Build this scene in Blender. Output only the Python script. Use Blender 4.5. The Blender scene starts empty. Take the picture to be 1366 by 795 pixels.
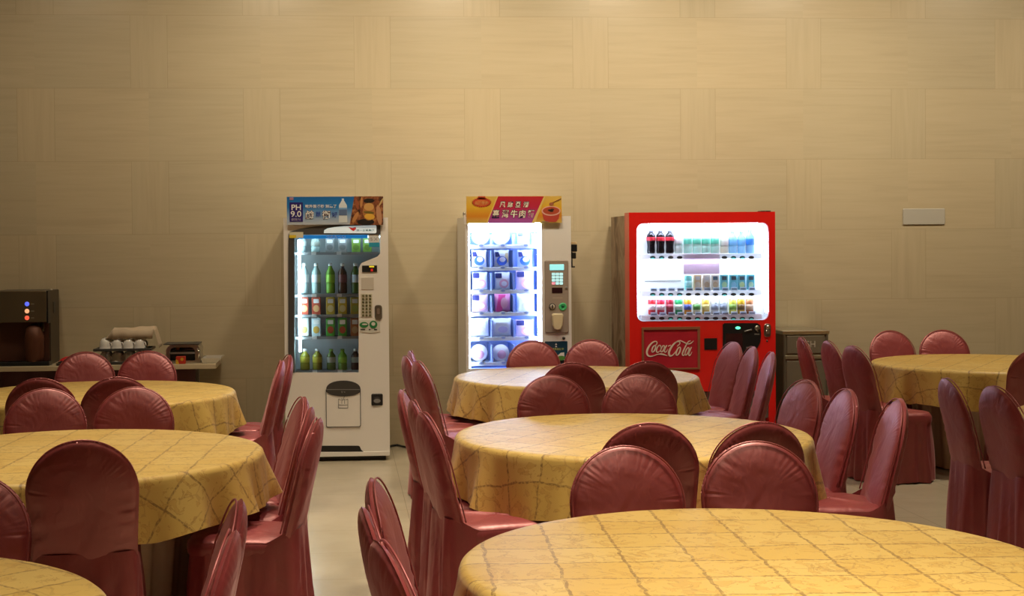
import bpy, math, random
from mathutils import Vector, Matrix

# ------------------------------------------------------------------ camera, world, light
S = bpy.context.scene
COL = S.collection
F, EYE = 1900.0, 1.61
YAW, PITCH, ROLL = math.radians(4.4), math.radians(1.0), math.radians(0.45)
PX, PY = 601.0, 363.0
fw = Vector((math.sin(YAW)*math.cos(PITCH), math.cos(YAW)*math.cos(PITCH), -math.sin(PITCH)))
r0 = Vector((math.cos(YAW), -math.sin(YAW), 0)); u0 = r0.cross(fw)
rt = r0*math.cos(ROLL) - u0*math.sin(ROLL)
up = r0*math.sin(ROLL) + u0*math.cos(ROLL)
EYEV = Vector((0, 0, EYE))
def at(x, y, Y):
    """point on the upright plane at depth Y that a photo pixel looks at"""
    d = fw*F + rt*(x-PX) - up*(y-PY)
    return EYEV + d*(Y/d.y)
def atz(x, y, z):
    d = fw*F + rt*(x-PX) - up*(y-PY)
    return EYEV + d*((z-EYE)/d.z)
cam = bpy.data.cameras.new('camera')
cam.sensor_width = 36; cam.lens = F/1366*36
cam.shift_x = (683-PX)/1366; cam.shift_y = (PY-397.5)/1366
cam.clip_start = .05; cam.clip_end = 100
camo = bpy.data.objects.new('camera', cam); COL.objects.link(camo)
M3 = Matrix((rt, up, -fw)).transposed().to_4x4(); M3.translation = EYEV
camo.matrix_world = M3
S.camera = camo
S.view_settings.view_transform = 'Standard'; S.view_settings.look = 'None'
S.view_settings.gamma = 1; S.view_settings.use_curve_mapping = False
S.view_settings.exposure = 0.0
W = bpy.data.worlds.new('hall_ambient'); S.world = W; W.use_nodes = True
W.node_tree.nodes['Background'].inputs[0].default_value = (1, .84, .62, 1)
W.node_tree.nodes['Background'].inputs[1].default_value = .012
def area(name, loc, size, power, col, rot=(0, 0, 0)):
    l = bpy.data.lights.new(name, 'AREA'); l.shape = 'DISK'; l.size = size; l.energy = power; l.color = col
    o = bpy.data.objects.new(name, l); o.location = loc; o.rotation_euler = rot; COL.objects.link(o); return o
WARM = (1, .85, .62)
# one downlight over each table, a row of washers along the stone wall, two over the aisle, one more there added to brighten the underskirts
for (x, y, p, sp) in [(1.15, 2.8, 46, 66), (1.35, 5.6, 28, 64), (1.6, 8.6, 8, 75), (4.7, 9.0, 16, 75), (4.3, 6.1, 10, 62),
                      (-1.35, 3.0, 13, 52), (-1.1, 5.7, 14, 60), (-1.5, 8.1, 14, 75), (0.0, 8.3, 29, 80), (.1, 5.0, 6, 84), (3.0, 8.6, 3, 80)]:
    area('downlight_and_fill', (x, y, 4.35), .5, p, WARM).data.spread = math.radians(sp)
for (x, p) in [(-4.4, 4), (-2.4, 6), (-.6, 15), (1.0, 22), (2.6, 23), (4.2, 20), (6.0, 14), (7.8, 9)]:
    area('wall_washer', (x, 9.45, 4.4), .35, p, WARM, (math.radians(44), 0, 0)).data.spread = math.radians(98)

# ------------------------------------------------------------------ materials
MATS = {}
def sock(n, k): return n.inputs[k]
def mat(name, col, rough=.5, metal=0, spec=.5, emit=None, es=0, sheen=0, coat=0, alpha=None):
    if name in MATS: return MATS[name]
    m = bpy.data.materials.new(name); m.use_nodes = True
    b = m.node_tree.nodes['Principled BSDF']
    b.inputs['Base Color'].default_value = (*col, 1)
    b.inputs['Roughness'].default_value = rough; b.inputs['Metallic'].default_value = metal
    b.inputs['Specular IOR Level'].default_value = spec
    b.inputs['Sheen Weight'].default_value = sheen; b.inputs['Coat Weight'].default_value = coat
    if emit:
        b.inputs['Emission Color'].default_value = (*emit, 1); b.inputs['Emission Strength'].default_value = es
    MATS[name] = m; return m
class NT:
    """small node-tree writer"""
    def __init__(s, m): s.t = m.node_tree; s.N = s.t.nodes; s.b = s.N['Principled BSDF']
    def n(s, kind, **kw):
        x = s.N.new(kind)
        for k, v in kw.items(): setattr(x, k, v)
        return x
    def l(s, a, b): s.t.links.new(a, b)
    def put(s, v, socket):
        if hasattr(v, 'is_linked') or hasattr(v, 'links'): s.l(v, socket)
        else: socket.default_value = v
    def math(s, op, a, b=0.0, c=None):
        x = s.n('ShaderNodeMath', operation=op); s.put(a, x.inputs[0]); s.put(b, x.inputs[1])
        if c is not None: s.put(c, x.inputs[2])
        return x.outputs[0]
    def mix(s, f, a, b, mode='MIX'):
        x = s.n('ShaderNodeMix', data_type='RGBA', blend_type=mode)
        s.put(f, x.inputs[0])
        s.put((*a, 1) if isinstance(a, tuple) else a, x.inputs[6]); s.put((*b, 1) if isinstance(b, tuple) else b, x.inputs[7])
        return x.outputs[2]
    def noise(s, vec, scale, detail=3, rough=.5, dist=0):
        x = s.n('ShaderNodeTexNoise'); s.l(vec, x.inputs['Vector'])
        x.inputs['Scale'].default_value = scale; x.inputs['Detail'].default_value = detail
        x.inputs['Roughness'].default_value = rough; x.inputs['Distortion'].default_value = dist
        return x.outputs['Fac']
    def mapping(s, vec, scale=(1, 1, 1), loc=(0, 0, 0), rot=(0, 0, 0)):
        x = s.n('ShaderNodeMapping'); s.l(vec, x.inputs[0])
        x.inputs['Scale'].default_value = scale; x.inputs['Location'].default_value = loc; x.inputs['Rotation'].default_value = rot
        return x.outputs[0]
    def ramp(s, f, stops):
        x = s.n('ShaderNodeValToRGB'); s.l(f, x.inputs[0])
        e = x.color_ramp.elements
        while len(e) < len(stops): e.new(.5)
        for q, (p, c) in zip(e, stops): q.position = p; q.color = (*c, 1)
        return x.outputs[0]
    def coord(s, k): return s.n('ShaderNodeTexCoord').outputs[k]
    def bump(s, h, strength, dist=.01):
        x = s.n('ShaderNodeBump'); x.inputs['Strength'].default_value = strength; x.inputs['Distance'].default_value = dist
        s.l(h, x.inputs['Height']); s.l(x.outputs[0], s.b.inputs['Normal'])

def wall_material():
    m = mat('veined_stone_panel', (.5, .4, .22), .3, spec=.4); t = NT(m)
    g = t.n('ShaderNodeNewGeometry').outputs['Position']
    sp = t.n('ShaderNodeSeparateXYZ'); t.l(g, sp.inputs[0]); x, z = sp.outputs[0], sp.outputs[2]
    zz = t.math('DIVIDE', t.math('SUBTRACT', z, 1.15), .582)
    row = t.math('FLOOR', zz); fz = t.math('FRACT', zz)
    xx = t.math('DIVIDE', t.math('ADD', t.math('ADD', x, 20.35), t.math('MULTIPLY', row, .89)), 1.78)
    cell = t.math('FLOOR', xx); fx = t.math('FRACT', xx)
    vert = t.math('LESS_THAN', fx, .165)
    # second joint splits the long horizontal panels
    sub = t.math('ADD', cell, t.math('MULTIPLY', t.math('GREATER_THAN', fx, .58), .37))
    wn = t.n('ShaderNodeTexWhiteNoise', noise_dimensions='3D')
    cv = t.n('ShaderNodeCombineXYZ'); t.l(t.math('ADD', sub, t.math('MULTIPLY', vert, .5)), cv.inputs[0]); t.l(row, cv.inputs[1])
    t.l(cv.outputs[0], wn.inputs['Vector'])
    offs = t.n('ShaderNodeVectorMath', operation='ADD'); t.l(g, offs.inputs[0])
    o2 = t.n('ShaderNodeVectorMath', operation='SCALE'); t.l(wn.outputs['Color'], o2.inputs[0]); o2.inputs[3].default_value = 7
    t.l(o2.outputs[0], offs.inputs[1])
    gh = t.noise(t.mapping(offs.outputs[0], (.9, 1, 16)), 1.6, 4, .55, .5)
    gv = t.noise(t.mapping(offs.outputs[0], (16, 1, .9)), 1.6, 4, .55, .4)
    mx = t.n('ShaderNodeMix'); t.l(vert, mx.inputs[0]); t.l(gh, mx.inputs[2]); t.l(gv, mx.inputs[3])
    c = t.ramp(mx.outputs[0], [(.25, (.45, .375, .25)), (.5, (.485, .41, .275)), (.75, (.505, .43, .295))])
    tone = t.ramp(wn.outputs['Value'], [(0, (.93, .935, .94)), (1, (1, .985, .97))])
    c = t.mix(1.0, c, tone, 'MULTIPLY')
    e1 = t.math('LESS_THAN', fz, .006); e2 = t.math('LESS_THAN', fx, .0022)
    e3 = t.math('LESS_THAN', t.math('ABSOLUTE', t.math('SUBTRACT', fx, .165)), .0013)
    e = t.math('MAXIMUM', e1, t.math('MAXIMUM', e2, e3))
    c = t.mix(t.math('MULTIPLY', e, .35), c, (.25, .19, .1))
    t.l(c, t.b.inputs['Base Color'])
    return m
def floor_material():
    m = mat('polished_beige_tile', (.6, .5, .33), .22, spec=.5); t = NT(m)
    g = t.n('ShaderNodeNewGeometry').outputs['Position']
    sp = t.n('ShaderNodeSeparateXYZ'); t.l(g, sp.inputs[0])
    fx = t.math('FRACT', t.math('DIVIDE', t.math('ADD', sp.outputs[0], 12+.21), .60))
    fy = t.math('FRACT', t.math('DIVIDE', t.math('ADD', sp.outputs[1], 12-.32), .60))
    e = t.math('MAXIMUM', t.math('LESS_THAN', fx, .007), t.math('LESS_THAN', fy, .007))
    n = t.noise(g, 2.2, 5, .6)
    c = t.ramp(n, [(.3, (.45, .39, .285)), (.7, (.53, .46, .34))])
    c = t.mix(t.math('MULTIPLY', e, .5), c, (.22, .18, .11))
    t.l(c, t.b.inputs['Base Color'])
    return m
def satin_material():
    m = mat('plum_red_satin', (.25, .03, .045), .5, spec=.3, sheen=.25); t = NT(m)
    t.b.inputs['Sheen Tint'].default_value = (1, .6, .6, 1); t.b.inputs['Sheen Roughness'].default_value = .4
    o = t.coord('Object')
    n = t.noise(o, 6, 3, .5, .6)
    c = t.ramp(n, [(.3, (.195, .020, .026)), (.7, (.245, .030, .035))])
    t.l(c, t.b.inputs['Base Color'])
    h = t.math('ADD', t.noise(o, 5, 2, .45, 1.5), t.math('MULTIPLY', t.noise(t.mapping(o, (1, 1, .35)), 26, 2, .5, .8), .18))
    b = t.n('ShaderNodeBump'); b.inputs['Strength'].default_value = .28; b.inputs['Distance'].default_value = .03
    t.l(h, b.inputs['Height']); t.l(b.outputs[0], t.b.inputs['Normal'])
    g = t.n('ShaderNodeBsdfGlossy'); g.inputs['Roughness'].default_value = .44; g.inputs['Color'].default_value = (.80, .40, .40, 1)
    t.l(b.outputs[0], g.inputs['Normal'])
    mx = t.n('ShaderNodeMixShader'); mx.inputs[0].default_value = .17
    t.l(t.b.outputs[0], mx.inputs[1]); t.l(g.outputs[0], mx.inputs[2])
    t.l(mx.outputs[0], t.N['Material Output'].inputs['Surface'])
    return m
def cloth_material():
    m = mat('gold_vine_damask', (.6, .42, .14), .5, spec=.6, sheen=.1); t = NT(m)
    u = t.n('ShaderNodeUVMap').outputs[0]
    wob = t.n('ShaderNodeVectorMath', operation='ADD'); t.l(u, wob.inputs[0])
    nz = t.n('ShaderNodeTexNoise'); t.l(u, nz.inputs['Vector']); nz.inputs['Scale'].default_value = 14
    sc = t.n('ShaderNodeVectorMath', operation='SCALE'); t.l(nz.outputs['Color'], sc.inputs[0]); sc.inputs[3].default_value = .028
    t.l(sc.outputs[0], wob.inputs[1])
    sp = t.n('ShaderNodeSeparateXYZ'); t.l(wob.outputs[0], sp.inputs[0])
    P = .19
    a = t.math('DIVIDE', t.math('ADD', sp.outputs[0], 5), P); b = t.math('DIVIDE', t.math('ADD', sp.outputs[1], 5), P)
    la = t.math('ABSOLUTE', t.math('SUBTRACT', t.math('FRACT', a), .5)); lb = t.math('ABSOLUTE', t.math('SUBTRACT', t.math('FRACT', b), .5))
    line = t.math('LESS_THAN', t.math('MINIMUM', la, lb), .026)
    fine = t.noise(u, 70, 2); line = t.math('MULTIPLY', line, t.math('MINIMUM', t.math('MAXIMUM', t.math('MULTIPLY_ADD', fine, 5, -1.7), .25), 1.0))
    ck = t.n('ShaderNodeTexWhiteNoise', noise_dimensions='2D'); cv = t.n('ShaderNodeCombineXYZ')
    t.l(t.math('FLOOR', t.math('ADD', a, .5)), cv.inputs[0]); t.l(t.math('FLOOR', t.math('ADD', b, .5)), cv.inputs[1]); t.l(cv.outputs[0], ck.inputs[0])
    v = t.n('ShaderNodeTexVoronoi', feature='DISTANCE_TO_EDGE'); t.l(wob.outputs[0], v.inputs['Vector']); v.inputs['Scale'].default_value = 11
    vein = t.math('LESS_THAN', v.outputs['Distance'], .03)
    patch = t.noise(u, 13, 4, .6, 1.5)
    leaf = t.math('GREATER_THAN', patch, .56)
    c = t.mix(ck.outputs['Value'], (.52, .335, .07), (.57, .40, .115))
    c = t.mix(t.math('MULTIPLY', leaf, .5), c, (.46, .27, .05))
    rimv = t.math('LESS_THAN', t.math('ABSOLUTE', t.math('SUBTRACT', patch, .57)), .012)
    c = t.mix(t.math('MULTIPLY', rimv, .4), c, (.24, .13, .03))
    c = t.mix(t.math('MULTIPLY', t.math('MULTIPLY', vein, t.math('GREATER_THAN', t.noise(u, 5, 1), .55)), .3), c, (.27, .15, .04))
    c = t.mix(t.math('MULTIPLY', line, .75), c, (.17, .09, .022))
    t.l(c, t.b.inputs['Base Color'])
    t.bump(t.noise(u, 60, 3), .08, .003)
    return m
def noisy(name, stops, scale, rough=.6, vec='Object', stretch=(1, 1, 1), metal=0, detail=4, dist=0):
    if name in MATS: return MATS[name]
    m = mat(name, stops[0][1], rough, metal); t = NT(m)
    t.l(t.ramp(t.noise(t.mapping(t.coord(vec), stretch), scale, detail, .6, dist), stops), t.b.inputs['Base Color'])
    return m
def gradient(name, stops, rough=.4, axis=2):
    if name in MATS: return MATS[name]
    m = mat(name, stops[0][1], rough); t = NT(m)
    sp = t.n('ShaderNodeSeparateXYZ'); t.l(t.coord('Generated'), sp.inputs[0])
    t.l(t.ramp(sp.outputs[axis], stops), t.b.inputs['Base Color'])
    return m
def pane_material(name='clear_pane', tint=(1, 1, 1)):
    if name in MATS: return MATS[name]
    m = bpy.data.materials.new(name); m.use_nodes = True; nt = m.node_tree; nt.nodes.clear()
    o = nt.nodes.new('ShaderNodeOutputMaterial'); mx = nt.nodes.new('ShaderNodeMixShader')
    tr = nt.nodes.new('ShaderNodeBsdfTransparent'); tr.inputs[0].default_value = (*tint, 1)
    gl = nt.nodes.new('ShaderNodeBsdfGlossy'); gl.inputs['Roughness'].default_value = .03
    fr = nt.nodes.new('ShaderNodeFresnel'); fr.inputs[0].default_value = 1.3
    nt.links.new(fr.outputs[0], mx.inputs[0]); nt.links.new(tr.outputs[0], mx.inputs[1]); nt.links.new(gl.outputs[0], mx.inputs[2])
    nt.links.new(mx.outputs[0], o.inputs[0]); MATS[name] = m; return m
def glow_through(name, col):
    """thin milky plastic that lets the lamps behind it show through"""
    if name in MATS: return MATS[name]
    m = mat(name, col, .4); t = NT(m); tr = t.n('ShaderNodeBsdfTranslucent'); tr.inputs[0].default_value = (*col, 1)
    mx = t.n('ShaderNodeMixShader'); mx.inputs[0].default_value = .55
    t.l(t.b.outputs[0], mx.inputs[1]); t.l(tr.outputs[0], mx.inputs[2]); t.l(mx.outputs[0], t.N['Material Output'].inputs['Surface'])
    return m
SATIN = satin_material(); CLOTH = cloth_material(); WALL = wall_material(); FLOOR = floor_material()
UNDER = noisy('pale_champagne_satin', [(.3, (.78, .58, .42)), (.7, (.85, .66, .50))], 6, .45)
CREAM = mat('cream_enamel', (.83, .79, .74), .32); WHITE = mat('white_enamel', (.82, .80, .78), .3)
INK = mat('black_plastic', (.012, .012, .013), .35); CHAR = mat('charcoal_plastic', (.05, .047, .045), .4)
DGREY = mat('dark_grey_bezel', (.075, .07, .068), .35); GREY = mat('mid_grey', (.25, .24, .23), .45)
RED = mat('red_enamel', (.80, .016, .012), .28, coat=.3); STEEL = mat('brushed_steel', (.62, .60, .55), .28, metal=1)
CHROME = mat('chrome', (.85, .84, .8), .1, metal=1); PANE = pane_material()
PAPER = mat('white_print', (.82, .82, .80), .5)

# ------------------------------------------------------------------ mesh builder
class MB:
    def __init__(s): s.v = []; s.f = []; s.m = []; s.mats = []; s.smooth = []
    def mi(s, m):
        if m not in s.mats: s.mats.append(m)
        return s.mats.index(m)
    def add(s, vs, fs, m, smooth=False):
        o = len(s.v); s.v += [tuple(p) for p in vs]; k = s.mi(m)
        for f in fs: s.f.append([i+o for i in f]); s.m.append(k); s.smooth.append(smooth)
        return s
    def box(s, x0, x1, y0, y1, z0, z1, m, b=0):
        if x0 > x1: x0, x1 = x1, x0
        if y0 > y1: y0, y1 = y1, y0
        if z0 > z1: z0, z1 = z1, z0
        if b <= 0:
            v = [(x, y, z) for x in (x0, x1) for y in (y0, y1) for z in (z0, z1)]
            return s.add(v, [(0, 1, 3, 2), (4, 6, 7, 5), (0, 4, 5, 1), (2, 3, 7, 6), (0, 2, 6, 4), (1, 5, 7, 3)], m)
        return s.prism(rrect(x0, x1, z0, z1, b), y0, y1, m, bev=min(b*.5, (y1-y0)*.4))
    def prism(s, poly, y0, y1, m, bev=0, smooth=False):
        """polygon in x,z pushed from y0 (front) to y1"""
        n = len(poly)
        rings = [(poly, y0), (poly, y1)]
        if bev > 0:
            cx = sum(p[0] for p in poly)/n; cz = sum(p[1] for p in poly)/n
            w = max(abs(p[0]-cx) for p in poly); h = max(abs(p[1]-cz) for p in poly)
            q = [(cx+(p[0]-cx)*(1-bev/w), cz+(p[1]-cz)*(1-bev/h)) for p in poly]
            rings = [(q, y0), (poly, y0+bev), (poly, y1-bev), (q, y1)]
        v = [(p[0], y, p[1]) for (pl, y) in rings for p in pl]
        f = [tuple(range(n))[::-1], tuple(range((len(rings)-1)*n, len(rings)*n))]
        for r in range(len(rings)-1):
            for i in range(n):
                j = (i+1) % n; f.append((r*n+i, r*n+j, (r+1)*n+j, (r+1)*n+i))
        area2 = sum(poly[i][0]*poly[(i+1) % n][1]-poly[(i+1) % n][0]*poly[i][1] for i in range(n))
        if area2 > 0: f = [tuple(reversed(q)) for q in f]
        f = [tuple(reversed(q)) for q in f]
        return s.add(v, f, m, smooth)
    def lathe(s, c, prof, m, n=24, smooth=True, axis='z', sx=1, sy=1):
        v = []; f = []
        for (r, h) in prof:
            for i in range(n):
                a = 2*math.pi*i/n; p, q = r*math.cos(a)*sx, r*math.sin(a)*sy
                v.append((c[0]+p, c[1]+q, c[2]+h) if axis == 'z' else (c[0]+p, c[1]-h, c[2]+q) if axis == 'y' else (c[0]+h, c[1]+p, c[2]+q))
        k = len(prof)
        for j in range(k-1):
            for i in range(n):
                a, b = j*n+i, j*n+(i+1) % n; f.append((a, b, b+n, a+n))
        f.append(tuple(range(n))[::-1]); f.append(tuple(range((k-1)*n, k*n)))
        return s.add(v, f, m, smooth)
    def tube(s, pts, r, m, n=8):
        pts = [Vector(p) for p in pts]; v = []; f = []
        for i, p in enumerate(pts):
            d = (pts[min(i+1, len(pts)-1)]-pts[max(i-1, 0)]).normalized()
            a = d.cross(Vector((0, 0, 1)) if abs(d.z) < .9 else Vector((1, 0, 0))).normalized(); b = d.cross(a)
            for k in range(n):
                t = 2*math.pi*k/n; v.append(tuple(p+a*r*math.cos(t)+b*r*math.sin(t)))
        for i in range(len(pts)-1):
            for k in range(n):
                q = (k+1) % n; f.append((i*n+k, i*n+q, (i+1)*n+q, (i+1)*n+k))
        f.append(tuple(range(n))[::-1]); f.append(tuple(range((len(pts)-1)*n, len(pts)*n)))
        return s.add(v, f, m, True)
    def grid(s, rows, m, closed=False, smooth=True):
        n = len(rows[0]); v = [p for r in rows for p in r]; f = []
        for j in range(len(rows)-1):
            for i in range(n if closed else n-1):
                a, b = j*n+i, j*n+(i+1) % n; f.append((a, b, b+n, a+n))
        return s.add(v, f, m, smooth)
    def build(s, name, parent=None, origin=(0, 0, 0), fix=True):
        me = bpy.data.meshes.new(name); o = Vector(origin)
        me.from_pydata([tuple(Vector(p)-o) for p in s.v], [], s.f)
        for m in s.mats: me.materials.append(m)
        me.polygons.foreach_set('material_index', s.m); me.polygons.foreach_set('use_smooth', s.smooth)
        if fix:
            import bmesh
            bm = bmesh.new(); bm.from_mesh(me); bmesh.ops.remove_doubles(bm, verts=bm.verts, dist=2e-6); bmesh.ops.recalc_face_normals(bm, faces=bm.faces); bm.to_mesh(me); bm.free()
        me.update()
        ob = bpy.data.objects.new(name, me); COL.objects.link(ob)
        if parent: ob.parent = parent
        else: ob.location = o
        return ob
def rrect(x0, x1, z0, z1, r, n=5, corners=(1, 1, 1, 1)):
    """rounded rectangle, corners in order lower-left, lower-right, upper-right, upper-left"""
    p = []
    for k, (cx, cz, a0) in enumerate(((x0, z0, 180), (x1, z0, 270), (x1, z1, 0), (x0, z1, 90))):
        if not corners[k]: p.append((cx, cz)); continue
        ox = cx+r if cx == x0 else cx-r; oz = cz+r if cz == z0 else cz-r
        for i in range(n+1):
            a = math.radians(a0+90*i/n); p.append((ox+r*math.cos(a), oz+r*math.sin(a)))
    return p
def ell(cx, cz, rx, rz, n=28, a0=0, a1=360):
    full = a1-a0 >= 360; k = n if full else n+1
    return [(cx+rx*math.cos(math.radians(a0+(a1-a0)*i/n)), cz+rz*math.sin(math.radians(a0+(a1-a0)*i/n))) for i in range(k)]
def tag(o, label=None, cat=None, group=None, kind=None):
    if label: o['label'] = label
    if cat: o['category'] = cat
    if group: o['group'] = group
    if kind: o['kind'] = kind
    return o
def thing(name, loc, label, cat, group=None, rz=0):
    o = bpy.data.objects.new(name, None); o.location = loc; o.rotation_euler = (0, 0, rz); o.empty_display_size = .1
    COL.objects.link(o); return tag(o, label, cat, group)
def copy_tree(o, parent=None):
    c = o.copy(); COL.objects.link(c)
    if parent: c.parent = parent
    for ch in list(o.children): copy_tree(ch, c)
    return c
def ring(outer, inner, y0, y1, m, mb):
    """frame between two outlines with the same point count"""
    n = len(outer)
    v = [(p[0], y, p[1]) for y in (y0, y1) for pl in (outer, inner) for p in pl]; f = []
    for i in range(n):
        j = (i+1) % n
        f += [(i, j, n+j, n+i), (2*n+i, 3*n+i, 3*n+j, 2*n+j), (i, 2*n+i, 2*n+j, j), (n+i, n+j, 3*n+j, 3*n+i)]
    mb.add(v, f, m)
def lettering(text, x0, x1, z0, z1, y, m, parent, origin, depth=.0012, bold=0, shear=0, name='lettering', keep=False):
    c = bpy.data.curves.new(name, 'FONT'); c.body = text; c.size = 1; c.extrude = .0; c.offset = bold; c.shear = shear
    o = bpy.data.objects.new(name, c); COL.objects.link(o)
    dg = bpy.context.evaluated_depsgraph_get(); me = bpy.data.meshes.new_from_object(o.evaluated_get(dg))
    bpy.data.objects.remove(o); bpy.data.curves.remove(c)
    vs = [v.co.copy() for v in me.vertices]
    ax, bx = min(v.x for v in vs), max(v.x for v in vs); ay, by = min(v.y for v in vs), max(v.y for v in vs)
    sx = (x1-x0)/(bx-ax); sz = (z1-z0)/(by-ay)
    if keep:
        k = min(sx, sz); x0 = (x0+x1)/2-k*(bx-ax)/2; z0 = (z0+z1)/2-k*(by-ay)/2; sx = sz = k
    o3 = Vector(origin)
    for v in me.vertices: v.co = Vector((x0+(v.co.x-ax)*sx, y, z0+(v.co.y-ay)*sz))-o3
    me.materials.clear(); me.materials.append(m); me.update()
    ob = bpy.data.objects.new(name, me); COL.objects.link(ob); ob.parent = parent
    return ob

# ------------------------------------------------------------------ room
YW = 11.54
def plane(name, vs, m):
    mb = MB(); mb.add(vs, [(0, 1, 2, 3)], m); o = mb.build(name, fix=False); o['kind'] = 'structure'; return o
PLASTER = mat('ceiling_paint', (.62, .55, .43), .8)
def slab(name, x0, x1, y0, y1, z0, z1, m):
    o = MB().box(x0, x1, y0, y1, z0, z1, m).build(name); o['kind'] = 'structure'; return o
slab('floor', -7, 9.5, -4, YW, -.1, 0, FLOOR)
slab('wall_back', -7, 9.5, YW, YW+.15, -.1, 4.5, WALL)
slab('wall_left', -7.15, -7, -4, YW+.15, -.1, 4.5, WALL)
slab('wall_right', 9.5, 9.65, -4, YW+.15, -.1, 4.5, WALL)
slab('wall_front', -7.15, 9.65, -4.15, -4, -.1, 4.5, WALL)
slab('ceiling', -7.15, 9.65, -4.15, YW+.15, 4.5, 4.6, PLASTER)

# ------------------------------------------------------------------ tables
R = .82; HT = .742
def table(c, rot, seed, name_label, cloth_label, hem=.225):
    rnd = random.Random(seed)
    t = thing('banquet_table', (c[0], c[1], 0), name_label, 'table', 'round banquet tables')
    MB().lathe((0, 0, 0), [(0, .70), (.79, .70), (.80, .71), (.80, .725), (.79, .733), (0, .733)], GREY, 64).build('tabletop', t)
    MB().lathe((0, 0, 0), [(0, .0), (.30, .0), (.31, .015), (.10, .04), (.05, .09), (.05, .64), (.18, .70), (0, .70)], STEEL, 32).build('pedestal', t)
    # pale gathered underskirt
    n = 160; rows = []
    ph = [rnd.uniform(0, 6.28) for _ in range(4)]
    for k in range(15):
        q = k/14; z = .70-.692*q
        r = .765-.24*min(1, q*3.2)**.8-.06*q
        row = []
        for i in range(n):
            a = 2*math.pi*i/n
            w = (math.sin(19*a+ph[0])+.6*math.sin(31*a+ph[1])+.4*math.sin(11*a+ph[2]))*.016*(min(1, q*4))
            row.append(((r+w)*math.cos(a), (r+w)*math.sin(a), z))
        rows.append(row)
    sk = MB().grid(rows, UNDER, True).build('underskirt', t); sk['label'] = 'pale champagne pleated underskirt'
    # gold overcloth
    n = 180; rows = []; uvr = []
    ph = [rnd.uniform(0, 6.28) for _ in range(6)]
    radii = [0.001, .1, .2, .3, .4, .5, .6, .7, .76, .795]
    for r in radii:
        rows.append([(r*math.cos(2*math.pi*i/n), r*math.sin(2*math.pi*i/n), HT+.0012*math.sin(7*r*10+ph[0])*math.sin(2*math.pi*i/n*3+ph[1])) for i in range(n)]); uvr.append(r)
    for a in (25, 55, 85):
        a = math.radians(a); rr = .795+.025*math.sin(a); zz = HT-.025*(1-math.cos(a))
        rows.append([(rr*math.cos(2*math.pi*i/n), rr*math.sin(2*math.pi*i/n), zz) for i in range(n)]); uvr.append(.795+.025*a)
    for k in range(1, 13):
        q = k/12; row = []
        for i in range(n):
            a = 2*math.pi*i/n
            fold = (math.sin(13*a+ph[2]+.7*math.sin(3*a+ph[3]))+.75*math.sin(22*a+ph[4]+.8*math.sin(5*a+ph[1]))+.5*math.sin(37*a+ph[5]+math.sin(4*a)))
            rr = .82+.035*q+.022*q**1.1*fold
            d = hem+.014*math.sin(4*a+ph[1])+.007*math.sin(9*a+ph[0])-.008*fold
            row.append((rr*math.cos(a), rr*math.sin(a), HT-.025-(d-.025)*q))
        rows.append(row); uvr.append(.835+q*hem)
    mb = MB(); mb.grid(rows, CLOTH, True)
    o = mb.build('tablecloth', None, (0, 0, 0), fix=False)
    o.location = (c[0], c[1], 0); tag(o, cloth_label, 'tablecloth', 'gold tablecloths')
    uv = o.data.uv_layers.new(name='cloth')
    for lp in o.data.loops:
        vi = lp.vertex_index; j, i = divmod(vi, n); a = 2*math.pi*i/n+rot
        uv.data[lp.index].uv = (uvr[j]*math.cos(a), uvr[j]*math.sin(a))
    return t
TC = dict(T0=(1.13, 3.81), T1=(1.335, 6.50), T2=(1.565, 9.45), L0=(-1.38, 3.42), L1=(-1.16, 6.2), L2=(-1.47, 8.8), R1=(4.69, 10.03), R2=(4.22, 6.8))
TN = dict(T0='front table at the bottom right', T1='middle table', T2='back table before the noodle machine', L0='table in the bottom left corner',
          L1='front left table', L2='back left table by the counter', R1='back right table', R2='table off the right edge')
for k, rot, sd, a, b in [
    ('T0', math.radians(3), 1, 'round table at the bottom right under a flat creased gold cloth', 'gold tablecloth with a square grid on the nearest table, bottom right'),
    ('T1', math.radians(40), 2, 'round table in the middle of the hall between two chair pairs', 'gold vine tablecloth on the middle table, hem hanging in full view'),
    ('T2', math.radians(20), 3, 'round table before the noodle machine and red drinks machine', 'gold tablecloth washed bluish white by the machines, on the back table'),
    ('L0', math.radians(45), 4, 'round table barely seen in the bottom left corner', 'gold tablecloth sliver in the bottom left corner'),
    ('L1', math.radians(4), 5, 'round table at front left behind the large dark chair back', 'gold diamond lattice tablecloth on the front left table'),
    ('L2', math.radians(30), 6, 'round table at back left before the cup counter', 'gold vine tablecloth on the back left table near the cups'),
    ('R1', math.radians(35), 7, 'round table at far right against the stone wall', 'gold tablecloth with diamond lattice on the far right table'),
    ('R2', math.radians(10), 8, 'round table past the right edge that two leaning chairs face', 'gold tablecloth on the table past the right edge')]:
    table(TC[k], rot, sd, a, b, .26 if k in ('R1', 'T1') else .225)

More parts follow.
